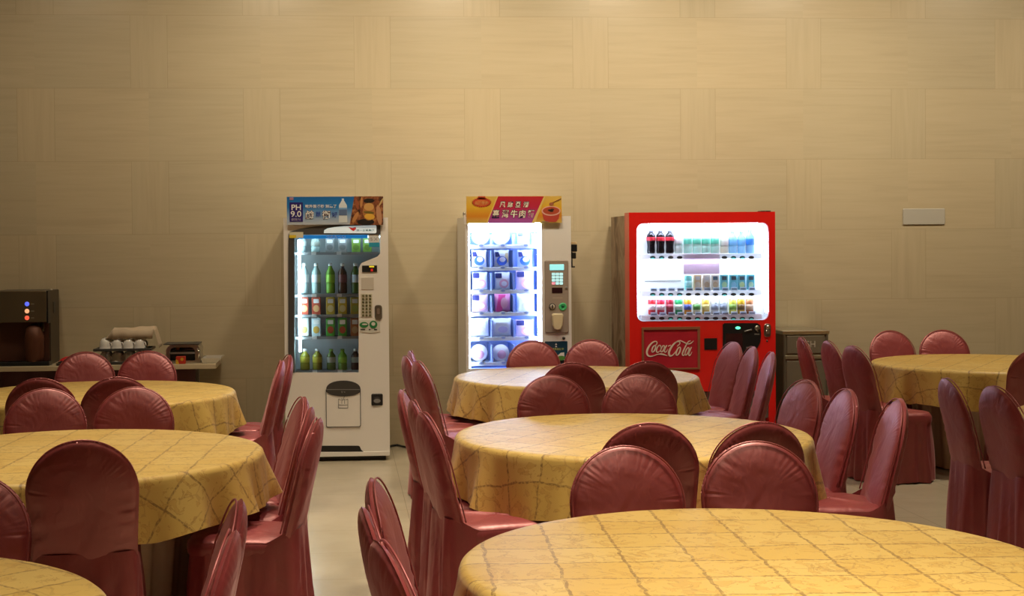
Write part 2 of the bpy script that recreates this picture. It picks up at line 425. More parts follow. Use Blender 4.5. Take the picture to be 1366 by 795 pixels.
# ------------------------------------------------------------------ chairs
LEAN = math.radians(14.0); BL = .515; BY, BZ = .185, .42
def backrest(seed):
    rnd = random.Random(seed); ph = [rnd.uniform(0, 6.28) for _ in range(10)]
    out = []
    hw = .2
    for i in range(110):
        a = math.pi*i/110; out.append((hw*math.cos(a), BL-hw+hw*math.sin(a)))
    for i in range(1, 26): out.append((-hw+.012*i/26, (BL-hw)*(1-i/26)))
    for i in range(14): out.append((-(hw-.012)*(1-2*i/13), 0))
    for i in range(1, 26): out.append((hw-.012*(1-i/26), (BL-hw)*i/26))
    n = len(out)
    ks = [0, .2, .4, .58, .72, .82, .89, .94, .975, 1.0]
    def pt(i, k, side):
        x, s = out[i]; cs = min(max(s, .12), BL-hw); px, ps = x*k, cs+(s-cs)*k
        th = .029+.009*(1-ps/BL)                                   # half thickness, fuller towards the seat
        prof = max(0, 1-k**6)**.6*(.8+.2*(1-k*k))
        d = side*th*prof
        # gathers along the rim, long soft drags lower down
        ang = i/n*2*math.pi
        rim = math.exp(-((k-.84)/.13)**2)
        sidey = max(0, 1-abs(ps-.22)/.26)
        d += side*rim*(.0004+.0030*sidey)*(math.sin(31*ang+ph[0]+2.2*math.sin(5*ang+ph[6]))*(.5+.5*math.sin(4*ang+ph[1]))+.5*math.sin(53*ang+ph[2]+3*k)*(.5+.5*math.sin(6*ang+ph[7])))
        low = max(0, 1-ps/(BL*.75))
        d += side*low*(k < .999)*.006*math.sin(26*px+9*ps+ph[3]+(side > 0))
        d += side*.004*(1-k*k)*math.sin(11*px+7*ps+ph[4])*math.sin(9*ps-6*px+ph[5])
        y = BY+ps*math.sin(LEAN)+d*math.cos(LEAN); z = BZ+ps*math.cos(LEAN)-d*math.sin(LEAN)
        y -= .35*px*px*(.6)                                        # gentle wrap round the sitter
        return (px, y, z)
    rows = [[pt(i, k, -1) for i in range(n)] for k in ks] + [[pt(i, 1.012, 0) for i in range(n)]] + [[pt(i, k, 1) for i in range(n)] for k in reversed(ks)]
    mb = MB(); mb.grid(rows, SATIN, True)
    # piping that runs round the front and rear seams
    return mb
def piping(side):
    pts = []
    for i in range(-9, 46):
        if i < 0 or i > 36:
            e = (-i if i < 0 else i-36)/9; sx = 1 if i < 0 else -1; x, s = sx*(.2-.006*e), (BL-.2)*(1-e*.8)
        else:
            a = math.pi*i/36; x, s = .2*math.cos(a), BL-.2+.2*math.sin(a)
        k = .985; cs = min(max(s, .12), BL-.2); px, ps = x*k, cs+(s-cs)*k; th = (.029+.009*(1-s/BL))*.60*side
        pts.append((px, BY+ps*math.sin(LEAN)+th*math.cos(LEAN)-.21*px*px, BZ+ps*math.cos(LEAN)-th*math.sin(LEAN)))
    return pts
def seat(seed):
    rnd = random.Random(seed); ph = [rnd.uniform(0, 6.28) for _ in range(6)]
    out = [(p[0], p[1]) for p in rrect(-.2, .2, -.21, .19, .085, 8)]
    n = len(out); rows = []
    for k, z in ((1.0, .40), (1.015, .42), (1.01, .445), (.96, .462), (.88, .47), (.7, .474), (.45, .477), (.2, .478), (.01, .478)):
        rows.append([(x*k, -.01+(y+.01)*k, z+(.004*math.sin(30*x+ph[0])*math.sin(24*y+ph[1])+.003*math.sin(44*x-30*y+ph[2]) if z > .45 else 0)) for (x, y) in out])
    return MB().grid(rows, SATIN, True)
def skirt(seed):
    rnd = random.Random(seed); ph = [rnd.uniform(0, 6.28) for _ in range(8)]
    base = rrect(-.2, .2, -.205, .240, .09, 8); out = []
    for i in range(len(base)):                                     # even, dense outline
        a, b = base[i], base[(i+1) % len(base)]; L = math.hypot(a[0]-b[0], a[1]-b[1]); k = max(1, round(L/.018))
        out += [(a[0]+(b[0]-a[0])*j/k, a[1]+(b[1]-a[1])*j/k) for j in range(k)]
    n = len(out); rows = []; per = 0
    for q in [0, .05, .12, .22, .34, .46, .58, .7, .82, .92, 1.0]:
        row = []
        for i, (x, y) in enumerate(out):
            t = i/n*2*math.pi; r = math.hypot(x, y)
            w = (math.sin(14*t+ph[0]+.8*math.sin(2*t+ph[1]))+.7*math.sin(23*t+ph[2])+.4*math.sin(39*t+ph[3]+3*q))*.015*q**.8
            z = (.452+.045*max(0, min(1, (y-.12)/.08)))*(1-q)+.01*q
            w += .020*q+.006*math.sin(5*t+ph[4]+5*q)*q
            row.append((x+x/r*w, y+y/r*w, z+(.004*math.sin(9*t+ph[5]) if q > .9 else 0)))
        rows.append(row)
    return MB().grid(rows, SATIN, True)
PROTOS = []
for v in range(3):
    root = thing('banquet_chair', (0, 0, 0), 'x', 'chair', 'satin covered banquet chairs')
    bk = backrest(10+v).build('backrest', root)
    p = MB(); p.tube(piping(-1), .0032, SATIN, 6); p.build('piping', bk)
    seat(20+v).build('seat', root); skirt(30+v).build('skirt', root)
    PROTOS.append([root, False])
rc = random.Random(5)
def chair(top, tab, base_deg, label, turn=.4):
    """top = where the crown of the back stands (x, y); base_deg = direction from its table; turn = how far it follows the radius"""
    c = TC[tab]; rad = math.degrees(math.atan2(top[1]-c[1], top[0]-c[0]))
    dev = (rad-base_deg+180) % 360-180
    a = math.radians(base_deg+turn*dev+rc.uniform(-2.5, 2.5))
    k = chair.i % 3; chair.i += 1
    pr = PROTOS[k]
    if not pr[1]: o = pr[0]; pr[1] = True
    else: o = copy_tree(pr[0])
    d = Vector((math.cos(a), math.sin(a)))
    o.location = (top[0]-.31*d.x, top[1]-.31*d.y, 0); o.rotation_euler = (0, 0, a-math.pi/2)
    o['label'] = label
    return o
chair.i = 0
def X(px, Y): return at(px, 400, Y).x
A = 'wine red satin chair'
for tab, base, lst in [
    ('T0', 90, [((.965, 4.85), A+', left of the pair facing us across the nearest table'),
                ((1.449, 4.90), A+', right of the pair facing us across the nearest table')]),
    ('T0', 180, [((.08, 4.25), A+' beside the aisle, tallest seen at the bottom centre'),
                 ((.05, 3.78), A+' at bottom centre, leftmost beside the nearest table'),
                 ((.08, 3.33), A+' at bottom centre, lowest pale crown beside the nearest table')]),
    ('T1', 90, [((1.117, 7.56), A+', left of the pair facing us across the middle table'),
                ((1.586, 7.53), A+', right of the pair facing us across the middle table')]),
    ('T1', -90, [((X(866, 5.43), 5.43), A+' with dark back at the near side of middle table, left'),
                 ((X(1017, 5.40), 5.40), A+' with dark back at the near side of middle table, right')]),
    ('T1', 180, [((.28, 6.90), A+' left of the middle table, farthest and leftmost of three'),
                 ((.31, 6.42), A+' left of the middle table, second of three'),
                 ((.33, 5.93), A+' left of the middle table, nearest with big dark side')]),
    ('T1', 0, [((2.37, 7.08), A+' right of the middle table, farthest with pale pink crown'),
               ((2.41, 6.60), A+' right of the middle table, second of three'),
               ((2.48, 6.15), A+' right of the middle table, nearest with draped back')]),
    ('T2', 90, [((X(709, 10.38), 10.38), A+' under the noodle machine window beyond the back table'),
                ((X(788, 10.42), 10.42), A+' between noodle and red machines beyond the back table')]),
    ('T2', -90, [((X(763, 8.33), 8.33), A+' with dark back at the near side of back table, left'),
                 ((X(864, 8.35), 8.35), A+' with dark back at the near side of back table, right')]),
    ('T2', 180, [((.45, 9.52), A+' left of the back table, farthest with purple crown'),
                 ((.40, 9.07), A+' left of the back table, second and leftmost'),
                 ((.45, 8.62), A+' left of the back table, nearest with purple front')]),
    ('T2', 0, [((2.79, 9.93), 'purple lit satin chair before the red machine, farthest of three'),
               ((2.79, 9.46), 'purple lit satin chair before the red machine, second of three'),
               ((2.77, 8.97), 'purple lit satin chair before the red machine, nearest of three')]),
    ('L0', 0, [((-.275, 3.93), A+' at lower left, right of the corner table, farther one'),
               ((-.262, 3.50), A+' at lower left, right of the corner table, pale nearer one')]),
    ('L0', 90, [((-1.15, 4.50), A+' cut off by the left edge beyond the corner table')]),
    ('L1', 90, [((X(60, 7.25), 7.25), A+' at left edge facing us across the front left table'),
                ((X(180, 7.25), 7.25), A+' facing us across the front left table, right one')]),
    ('L1', -90, [((X(106, 5.22), 5.22), 'large near black satin chair back before the front left table')]),
    ('L1', 0, [((-.17, 6.63), A+' right of the front left table, farthest of three'),
               ((-.13, 6.22), A+' right of the front left table, second of three'),
               ((-.09, 5.80), A+' right of the front left table, nearest with full skirt')]),
    ('L2', 90, [((X(113, 9.83), 9.83), A+' below the coffee machine beyond the back left table'),
                ((X(197, 9.83), 9.83), 'purplish satin chair before the cups beyond the back left table')]),
    ('L2', -90, [((X(50, 7.80), 7.80), A+' with dark back at left edge before back left table'),
                 ((X(155, 7.80), 7.80), A+' with dark crescent back before back left table, right one')]),
    ('L2', 0, [((-.33, 9.28), A+' left of the cream machine, farther of two'),
               ((-.36, 8.84), A+' left of the cream machine, nearer of two')]),
    ('R1', 90, [((X(1185, 11.02), 11.02), 'dusty pink satin chair by the wall beyond the far right table, left'),
                ((X(1256, 11.02), 11.02), 'dusty pink satin chair by the wall beyond the far right table, right')]),
    ('R1', 180, [((3.40, 10.36), A+' before the steel bin, thin edge over the word PUSH'),
                 ((3.45, 9.92), A+' before the steel bin, second left of the far right table'),
                 ((3.44, 9.40), A+' left of the far right table, nearest of three')]),
    ('R1', -90, [((4.55, 8.95), A+' sliver at the right edge before the far right table')]),
    ('R2', 180, [((3.07, 7.05), A+' at right, left one of two leaning over the pale tile'),
                 ((3.12, 6.62), A+' at the right edge, right one of two leaning chairs')]),
]:
    for top, lab in lst: chair(top, tab, base, lab)

# ------------------------------------------------------------------ products
def lat(name, prof, m, parent=None, n=20): return MB().lathe((0, 0, 0), prof, m, n).build(name, parent)
def bottle(kind, loc, h, r, body, cap, lab, label, group, lab_z=(.36, .62)):
    t = thing('drink_bottle', loc, label, 'bottle', group)
    if kind == 'cola':
        prof = [(0, 0), (.80*r, 0), (.88*r, .04*h), (.92*r, .12*h), (.86*r, .30*h), (.88*r, .40*h), (r, .56*h), (r, .74*h), (.88*r, .83*h), (.55*r, .91*h), (.42*r, .95*h), (0, .95*h)]
    else:
        prof = [(0, 0), (.9*r, 0), (r, .04*h), (r, .30*h), (.93*r, .32*h), (r, .35*h), (r, .64*h), (.95*r, .70*h), (.6*r, .80*h), (.42*r, .86*h), (.42*r, .91*h), (0, .91*h)]
    lat('body', prof, body, t)
    lat('cap', [(0, .90*h), (.45*r, .90*h), (.47*r, .92*h), (.45*r, h), (0, h)], cap, t)
    if lab:
        a, b = lab_z; lat('wrap_label', [(0, a*h), (r*1.02, a*h), (r*1.03, (a+.02)*h), (r*1.03, (b-.02)*h), (r*1.02, b*h), (0, b*h)], lab, t)
    return t
def can(loc, h, r, body, band, label, group):
    t = thing('drink_can', loc, label, 'can', group)
    lat('body', [(0, .01*h), (.75*r, 0), (r, .06*h), (r, .90*h), (.82*r, .97*h), (.82*r, h), (.7*r, .985*h), (0, .985*h)], body, t)
    lat('printed_band', [(0, .3*h), (r*1.02, .30*h), (r*1.02, .64*h), (0, .64*h)], band, t)
    lat('lid', [(0, .975*h), (.78*r, .975*h), (.78*r, 1.004*h), (0, 1.004*h)], STEEL, t)
    return t
def carton(loc, w, d, h, body, patch, label, group, top=None):
    t = thing('drink_carton', loc, label, 'carton', group)
    MB().box(-w/2, w/2, -d/2, d/2, 0, h, body, .004).build('body', t)
    MB().prism(ell(0, h*.35, w*.36, h*.2, 20), -d/2-.0012, -d/2+.002, patch).prism(rrect(-w*.32, w*.32, h*.66, h*.9, .004), -d/2-.0012, -d/2+.002, top or PAPER).build('printed_front', t)
    MB().tube([(w*.2, 0, h-.002), (w*.2, 0, h+.006)], .004, PAPER, 8).build('straw_port', t)
    return t
def pouch(loc, w, h, d, body, art, label, group, tilt=0):
    t = thing('noodle_pack', loc, label, 'snack pack', group)
    rows = []
    for j in range(13):
        q = j/12; row = []
        for i in range(24):
            a = 2*math.pi*i/24; e = max(0, math.sin(math.pi*q))**.5
            x = w/2*math.copysign(abs(math.cos(a))**.35, math.cos(a))*(1-.06*e); y = d/2*math.copysign(abs(math.sin(a))**.8, math.sin(a))*e+.0005*math.sin(a)
            row.append((x, y, h*q+.004*math.cos(5*x/w*3)*(1-e)))
        rows.append(row)
    mb = MB(); mb.grid(rows, body, True); b = mb.build('wrapper', t)
    m2 = MB()
    if art == 'swirl':
        m2.prism(ell(0, h*.38, w*.34, h*.27, 22), -d/2-.004, -d/2+.01, mat('print_blue', (.03, .10, .50), .5))
        m2.prism(ell(w*.04, h*.46, w*.2, h*.15, 18), -d/2-.006, -d/2+.01, mat('print_pale', (.8, .8, .85), .5))
        m2.prism([(-w*.42, h*.62), (-w*.1, h*.62), (-w*.22, h*.9), (-w*.44, h*.9)], -d/2-.002, -d/2+.02, mat('print_navy', (.015, .02, .12), .5))
        m2.prism(rrect(w*.22, w*.42, h*.3, h*.85, .005), -d/2-.002, -d/2+.02, mat('print_sand', (.75, .6, .35), .5))
    elif art == 'corner':
        m2.prism(rrect(-w*.45, -w*.05, h*.68, h*.97, .006), -d/2-.004, -d/2+.02, mat('print_navy', (.015, .02, .12), .5))
        m2.prism(ell(w*.08, h*.36, w*.3, h*.26, 20), -d/2-.004, -d/2+.01, mat('print_rose', (.70, .35, .45), .5))
        m2.prism(ell(w*.10, h*.36, w*.18, h*.14, 20), -d/2-.006, -d/2+.01, mat('print_pale', (.8, .8, .85), .5))
    elif art == 'magenta':
        m2.prism([(-w*.42, h*.05), (-w*.1, h*.05), (w*.15, h*.95), (-w*.25, h*.95)], -d/2-.004, -d/2+.02, mat('print_magenta', (.62, .05, .25), .5))
        m2.prism(ell(w*.06, h*.5, w*.22, h*.3, 20), -d/2-.006, -d/2+.01, mat('print_rose', (.70, .35, .45), .5))
    else:
        m2.prism(ell(w*.05, h*.4, w*.24, h*.18, 20), -d/2-.004, -d/2+.01, mat('print_lilac', (.55, .5, .75), .5))
        m2.prism(rrect(-w*.3, w*.3, h*.68, h*.8, .004), -d/2-.003, -d/2+.01, mat('print_pale', (.8, .8, .85), .5))
    m2.build('printed_art', b); t.rotation_euler = (0, 0, math.radians(tilt))
    return t
def bowl(loc, r, h, body, label, group, facing=True):
    """instant noodle bowl shown lid-first"""
    t = thing('noodle_bowl', loc, label, 'noodle bowl', group)
    MB().lathe((0, 0, r), [(0, 0), (r*.97, 0), (r, .004), (r, .012), (r*.92, .012-.02), (r*.72, -h), (0, -h)], body, 32, axis='y').build('bowl_body', t)
    MB().lathe((0, 0, r), [(0, .004), (r*.95, .004), (r*.95, .013), (0, .013)], mat('bowl_lid', (.8, .78, .82), .4), 32, axis='y').lathe((r*.1, 0, r*.8), [(0, .012), (r*.5, .012), (r*.5, .0145), (0, .0145)], mat('print_rose', (.70, .35, .45), .5), 24, axis='y').build('lid', t)
    return t

# ------------------------------------------------------------------ cabinet helpers
def shell(mb, x0, x1, z0, z1, yf, yb, win, m, wt=.02, mid=None):
    """machine body with a real display cavity; win = outline of the opening (x, z) counter-clockwise"""
    wx0, wx1 = min(p[0] for p in win), max(p[0] for p in win); wz0, wz1 = min(p[1] for p in win), max(p[1] for p in win)
    # front plate: fan between the opening and the outer rectangle
    n = len(win); cx, cz = mid or ((wx0+wx1)/2, (wz0+wz1)/2)
    def outer(p):
        dx, dz = p[0]-cx, p[1]-cz
        k = min(((x1-cx) if dx > 0 else (x0-cx))/dx if abs(dx) > 1e-9 else 1e9, ((z1-cz) if dz > 0 else (z0-cz))/dz if abs(dz) > 1e-9 else 1e9)
        return (cx+dx*k, cz+dz*k)
    # add exact corner rays
    pts = list(win)
    def ray_hit(tx, tz):
        for i in range(len(pts)):
            a, b = pts[i], pts[(i+1) % len(pts)]
            ex, ez = b[0]-a[0], b[1]-a[1]; dx, dz = tx-cx, tz-cz
            det = dx*(-ez)+ex*dz
            if abs(det) < 1e-12: continue
            t = ((a[0]-cx)*(-ez)+ex*(a[1]-cz))/det; u = (dx*(a[1]-cz)-dz*(a[0]-cx))/det
            if t > 0 and -1e-9 <= u <= 1+1e-9: return i, (cx+dx*t, cz+dz*t)
    for (tx, tz) in ((x0, z0), (x1, z0), (x1, z1), (x0, z1)):
        i, p = ray_hit(tx, tz); pts.insert(i+1, p)
    o = [outer(p) for p in pts]
    ring(o, pts, yf, yf+wt, m, mb)
    mb.box(x0, x0+wt, yf+wt, yb, z0, z1, m); mb.box(x1-wt, x1, yf+wt, yb, z0, z1, m)
    mb.box(x0+wt, x1-wt, yf+wt, yb, z1-wt, z1, m); mb.box(x0+wt, x1-wt, yf+wt, yb, z0, z0+wt, m); mb.box(x0+wt, x1-wt, yb-wt, yb, z0+wt, z1-wt, m)
def cavity(x0, x1, z0, z1, yf, yb, m, t=.006):
    mb = MB()
    mb.box(x0-t, x0, yf, yb, z0-t, z1+t, m); mb.box(x1, x1+t, yf, yb, z0-t, z1+t, m)
    mb.box(x0, x1, yf, yb, z0-t, z0, m); mb.box(x0, x1, yf, yb, z1, z1+t, m); mb.box(x0-t, x1+t, yb, yb+t, z0-t, z1+t, m)
    return mb
ORD = ['leftmost', 'second from left', 'third from left', 'fourth from left', 'fifth from left', 'sixth from left', 'seventh from left', 'eighth from left', 'ninth from left', 'tenth from left', 'eleventh from left', 'rightmost']

# ================================================================== cream drinks machine
YA = 10.76
def machine_cream():
    q = lambda x, y: (at(x, y, YA).x, at(x, y, YA).z)
    x0, z1 = q(378, 291); x1, _ = q(517.5, 291)
    org = ((x0+x1)/2, YA+.36, 0); yb = YA+.74
    T = thing('vending_machine', org, 'tall cream drinks machine with blue PH 9.0 banner, left of the three', 'vending machine')
    B = lambda mb, name, par=T: mb.build(name, par, org)
    win = [q(*p) for p in ((393, 497), (478.5, 497), (478.5, 358), (482, 351), (504, 342), (507, 338), (507, 313), (393, 313))]
    z0 = q(450, 603)[1]
    mb = MB(); shell(mb, x0, x1, z0, z1, YA, yb, win, CREAM, mid=q(440, 330)); B(mb, 'cabinet')
    xa, xb = q(393, 400)[0], q(507, 400)[0]; za, zb = q(430, 497)[1], q(430, 313)[1]
    B(cavity(xa-.004, xb+.004, za-.004, zb+.03, YA+.025, YA+.30, mat('grey_lining', (.60, .62, .62), .5)), 'lining')
    mb = MB(); mb.box(x0+.03, x1-.03, YA+.05, yb-.05, .0, q(450, 609)[1]+.0, INK); mb.box(x0, x1, YA-.004, yb, q(450, 609)[1], q(450, 603)[1], CREAM, .004); B(mb, 'plinth')
    p = q(427, 602); p2 = q(482, 594.5)
    B(MB().prism([q(386, 602.5), q(485, 602.5), q(482, 600), q(480, 595.5), q(478, 594.5), q(386, 594.5)], YA-.003, YA+.004, INK), 'vent_slot')
    # dark bezel with a swept top
    arc = [q(*v) for v in ((386.5, 309), (400, 305.5), (420, 302), (445, 300), (470, 299), (507.5, 299), (507.5, 313), (393, 313), (393, 497), (384.5, 497), (384.5, 330), (385, 313))]
    B(MB().prism(arc, YA-.008, YA+.004, DGREY), 'bezel')
    sg = [q(*v) for v in ((432, 311), (432.5, 307), (437, 304.5), (446, 303), (460, 301.5), (501, 300.5), (502, 302), (502, 310), (501, 311.2))]
    sgn = B(MB().prism(sg, YA-.012, YA-.006, mat('pale_lit_sign', (.75, .8, .8), .4, emit=(.62, .78, .80), es=.35)), 'brand_sign')
    rm = mat('print_red', (.75, .03, .02), .5)
    bird = [q(*v) for v in ((465, 303), (470, 304.2), (474.5, 306), (471.5, 308.3), (468.5, 306.5))]; b2 = [q(*v) for v in ((470, 304.2), (474.5, 302.8), (474.8, 306))]
    B(MB().prism(bird, YA-.014, YA-.011, rm).prism([q(465, 302.8), q(471, 305), q(469.5, 306.6)], YA-.0145, YA-.011, rm).prism(b2, YA-.0135, YA-.011, rm), 'emblem', sgn)
    a, b = q(475.5, 308.6), q(499, 305.6); lettering('統一企業集團', a[0], b[0], a[1], b[1], YA-.0135, mat('print_teal', (.04, .12, .13), .5), sgn, org, bold=.01)
    # cold-drink strip
    a, b = q(398, 318.6), q(490.5, 313.2)
    st = B(MB().box(a[0], b[0], YA+.004, YA+.012, a[1], b[1], mat('blue_lit_strip', (.02, .25, .62), .4, emit=(.01, .22, .65), es=.5)), 'cold_strip')
    a, b = q(435, 317.6), q(461, 314.2); lettering('つめた〜い', a[0], b[0], a[1], b[1], YA+.003, PAPER, st, org, bold=.01)
    a, b = q(491.5, 329.5), q(506, 312); c = q(500, 323.5)
    nt = B(MB().box(a[0], b[0], YA-.004, YA+.003, c[1], b[1], mat('notice_white', (.68, .70, .70), .5)).box(a[0]+.004, b[0]-.001, YA-.004, YA+.003, a[1], c[1], mat('print_cyan', (.02, .30, .45), .5)), 'notice')
    a, b = q(494.5, 321.8), q(503.5, 316); lettering('S ✕', a[0], b[0], a[1], b[1], YA-.0052, GREY, nt, org, keep=True)
    a, b = q(386, 317.5), q(404.5, 309.5)
    B(MB().box(a[0], b[0], YA-.012, YA-.006, a[1], b[1], mat('notice_cream', (.70, .66, .50), .5)).box(a[0], q(392, 0)[0], YA-.013, YA-.006, a[1], q(390, 313.5)[1], mat('print_yellow', (.75, .55, .03), .5)), 'sticker')
    # lamp tube on the left of the case
    lx = q(395.6, 0)[0]
    B(MB().box(lx-.010, lx+.010, YA+.03, YA+.05, q(394, 470)[1], q(394, 320)[1], mat('case_tube', (.9, .95, 1), .4, emit=(.60, .88, 1), es=20.0)), 'light_or_added_tube')
    lt = q(400, 317.5)
    B(MB().box(lx, q(505, 0)[0], YA+.03, YA+.045, lt[1], lt[1]+.012, mat('case_tube_dim', (.9, .95, 1), .4, emit=(.60, .88, 1), es=9.0)), 'light_or_added_tube')
    # shelves
    for ys in (337.5, 394, 421, 450.5, 496):
        zz = q(430, ys)[1]; xr = q(505 if ys < 340 else 478, 0)[0]
        sh = B(MB().box(xa, xr, YA+.06, YA+.285, zz-.008, zz, mat('shelf_grey', (.20, .20, .20), .4)).box(xa, xr, YA+.052, YA+.06, zz-.014, zz+.006, mat('shelf_edge', (.30, .31, .31), .4)), 'shelf')
        mb = MB()
        for xp in (415, 449):
            c0 = q(xp, 0)[0]; mb.box(c0-.018, c0+.018, YA+.046, YA+.052, zz-.014, zz+.010, PAPER)
        B(mb, 'price_tag', sh)
    yp = YA+.115
    def pl(px, ys): v = q(px, ys); k = (yp)/YA; return (at(px, ys, yp).x, yp, v[1]+.0005)
    g = 'drinks in the cream machine'
    wcap = mat('cap_white', (.75, .75, .73), .4)
    def bt(i, px, ys, htop, body, cap, lab, lab_txt, row, r=.034):
        loc = pl(px, ys); h = q(px, htop)[1]-loc[2]
        return bottle('plain', loc, h, r, body, cap, lab, '%s, %s %s row of cream machine' % (lab_txt, ORD[i], row), g)
    clear = mat('plastic_clear', (.42, .52, .53), .15); pale = mat('plastic_pale', (.35, .46, .44), .15); grn = mat('plastic_green', (.20, .42, .05), .2)
    tea = mat('plastic_tea', (.10, .05, .03), .2); dkg = mat('plastic_dark_green', (.10, .16, .03), .2); oil = mat('plastic_olive', (.28, .26, .03), .2)
    lw = mat('label_white', (.62, .66, .65), .4); lg = mat('label_green', (.30, .60, .05), .4); lr = mat('label_maroon', (.22, .08, .07), .4)
    lgrey = mat('label_grey', (.40, .42, .36), .4); lyel = mat('label_yellow', (.50, .45, .05), .4)
    bt(0, 406, 392, 351, clear, wcap, lw, 'clear water bottle', 'second'); bt(1, 422, 392, 351, pale, wcap, lw, 'pale tea bottle', 'second')
    bt(2, 441, 392, 351, grn, wcap, lg, 'bright green tea bottle', 'second'); bt(3, 457, 392, 351, tea, wcap, lr, 'dark tea bottle with maroon wrap', 'second')
    bt(4, 474.5, 392, 351, dkg, wcap, lw, 'half hidden bottle', 'second')
    for i, (px, c, p, tx) in enumerate([(406, (.52, .09, .05), (.75, .45, .2), 'red juice carton'), (422, (.52, .09, .05), (.75, .45, .2), 'red juice carton with orange fruit'), (441, (.62, .46, .05), (.75, .65, .3), 'yellow carton'), (457, (.62, .46, .05), (.75, .65, .3), 'yellow carton with white mark'), (473.5, (.5, .42, .06), (.4, .5, .1), 'yellow carton half hidden')]):
        l = pl(px, 420.5); carton(l, .066, .05, q(px, 397)[1]-l[2], mat('carton_%d' % i, c, .4), mat('cpatch_%d' % i, p, .4), '%s, %s third row of cream machine' % (tx, ORD[i]), g)
    for i, (px, c, p, tx) in enumerate([(406, (.60, .62, .58), (.45, .35, .12), 'white carton'), (422, (.55, .66, .68), (.65, .40, .08), 'pale blue carton'), (441, (.10, .42, .05), (.50, .10, .04), 'green carton'), (457, (.10, .42, .05), (.50, .10, .04), 'green carton with red fruit'), (473.5, (.5, .18, .06), (.6, .4, .2), 'orange carton half hidden')]):
        l = pl(px, 449.5); carton(l, .066, .05, q(px, 425)[1]-l[2], mat('carton4_%d' % i, c, .4), mat('c4patch_%d' % i, p, .4), '%s, %s fourth row of cream machine' % (tx, ORD[i]), g)
    gcap = mat('cap_green', (.25, .45, .06), .4)
    bt(0, 407, 495, 467, oil, wcap, lyel, 'olive drink bottle, white cap', 'bottom', .036); bt(1, 423.5, 495, 467, oil, wcap, lyel, 'olive drink bottle, white cap', 'bottom', .036)
    bt(2, 442, 495, 467, dkg, gcap, lgrey, 'green bottle, grey wrap', 'bottom', .034); bt(3, 457, 495, 467, grn, gcap, lg, 'green bottle, green cap', 'bottom', .034); bt(4, 474.5, 495, 467, tea, wcap, lgrey, 'dark bottle half hidden', 'bottom', .034)
    for i, (px, b_, l_, tx) in enumerate([(402.5, clear, lw, 'pale bottle base'), (421, pale, lgrey, 'greenish bottle base')]):
        loc = pl(px, 336.5); bottle('plain', loc, .13, .034, b_, wcap, l_, '%s, %s top row of cream machine' % (tx, ORD[i]), g)
    for i, (px, c, tx) in enumerate([(440, (.30, .30, .29), 'grey carton'), (457, (.30, .30, .29), 'grey carton'), (475, (.22, .38, .06), 'green carton'), (490, (.22, .38, .06), 'green carton')]):
        l = pl(px, 336.5); carton(l, .066, .05, .105, mat('carton1_%d' % (i//2), c, .4), mat('c1patch_%d' % (i//2), tuple(v*.6 for v in c), .4), '%s, %s top row of cream machine' % (tx, ORD[i+2]), g)
    B(MB().prism([(x, z) for x, z in win], YA+.014, YA+.018, PANE), 'glass_pane')
    # controls
    a, b = q(483, 363), q(503, 354); d = B(MB().box(a[0], b[0], YA-.006, YA+.002, a[1], b[1], INK, .003), 'display')
    a, b = q(492.5, 356.6), q(499, 354.6); B(MB().box(a[0], b[0], YA-.0075, YA-.005, a[1], b[1], mat('amber_text', (.5, .4, 0), .5, emit=(1, .75, .05), es=.6)), 'price_window', d)
    a, b = q(494.5, 362), q(497.5, 358.5); lettering('88', a[0], b[0], a[1], b[1], YA-.0075, mat('red_digits', (.4, 0, 0), .5, emit=(1, .03, .02), es=.8), d, org)
    a, b = q(482, 386.5), q(498.5, 370); B(MB().box(a[0], b[0], YA-.003, YA+.002, a[1], b[1], mat('plate_beige', (.60, .55, .48), .45), .003), 'card_plate')
    kp = None
    a, b = q(481.5, 423), q(496.5, 391.5); kp = B(MB().box(a[0], b[0], YA-.003, YA+.002, a[1], b[1], mat('keypad_back', (.62, .57, .45), .4), .003), 'keypad')
    for r_ in range(7):
        for c_ in range(3):
            v = q(484.5+c_*4.6, 394.3+r_*4.4); B(MB().lathe((v[0], YA-.002, v[1]), [(0, 0), (.0095, 0), (.0085, .006), (0, .006)], mat('olive_key', (.13, .12, .04), .35), 10, axis='y'), 'key', kp)
    a, b = q(500, 426.5), q(509.5, 406.5); s = B(MB().prism(rrect(a[0], b[0], a[1], b[1], .02), YA-.012, YA+.002, mat('pewter', (.25, .23, .19), .3, .8), bev=.004), 'coin_slot')
    a, b = q(503, 419), q(506.5, 411); B(MB().prism(rrect(a[0], b[0], a[1], b[1], .008), YA-.016, YA-.01, STEEL), 'slot_lever', s)
    a, b = q(479, 443.5), q(507.5, 426.5); pp = B(MB().prism([q(480, 441), q(479, 427), q(507, 427), q(507, 442), q(496, 444), q(484, 443)], YA-.004, YA+.002, mat('plate_light', (.68, .66, .58), .4)), 'payment_plate')
    gp = mat('print_green', (.02, .20, .06), .4); mb = MB()
    for (ex, ey, rx, ry) in ((485.5, 433.3, 5.8, 3.8), (498, 432.8, 5.2, 5)): v = q(ex, ey); mb.prism(ell(v[0], v[1], rx/173, ry/173), YA-.007, YA-.003, gp)
    for (ex, ey, rx, ry) in ((486.5, 432.5, 3.6, 1.1), (498, 432, 2.6, 2.4)): v = q(ex, ey); mb.prism(ell(v[0], v[1], rx/173, ry/173), YA-.009, YA-.003, mat('plate_light', (.6, .6, .5)))
    for (ea, eb) in ((481, 487), (492, 494), (499, 503)): v = q(ea, 440.3); w = q(eb, 438.8); mb.box(v[0], w[0], YA-.006, YA-.003, v[1], w[1], CHAR)
    B(mb, 'payment_icons', pp)
    # collection flap
    a, b = q(435, 570), q(481, 519)
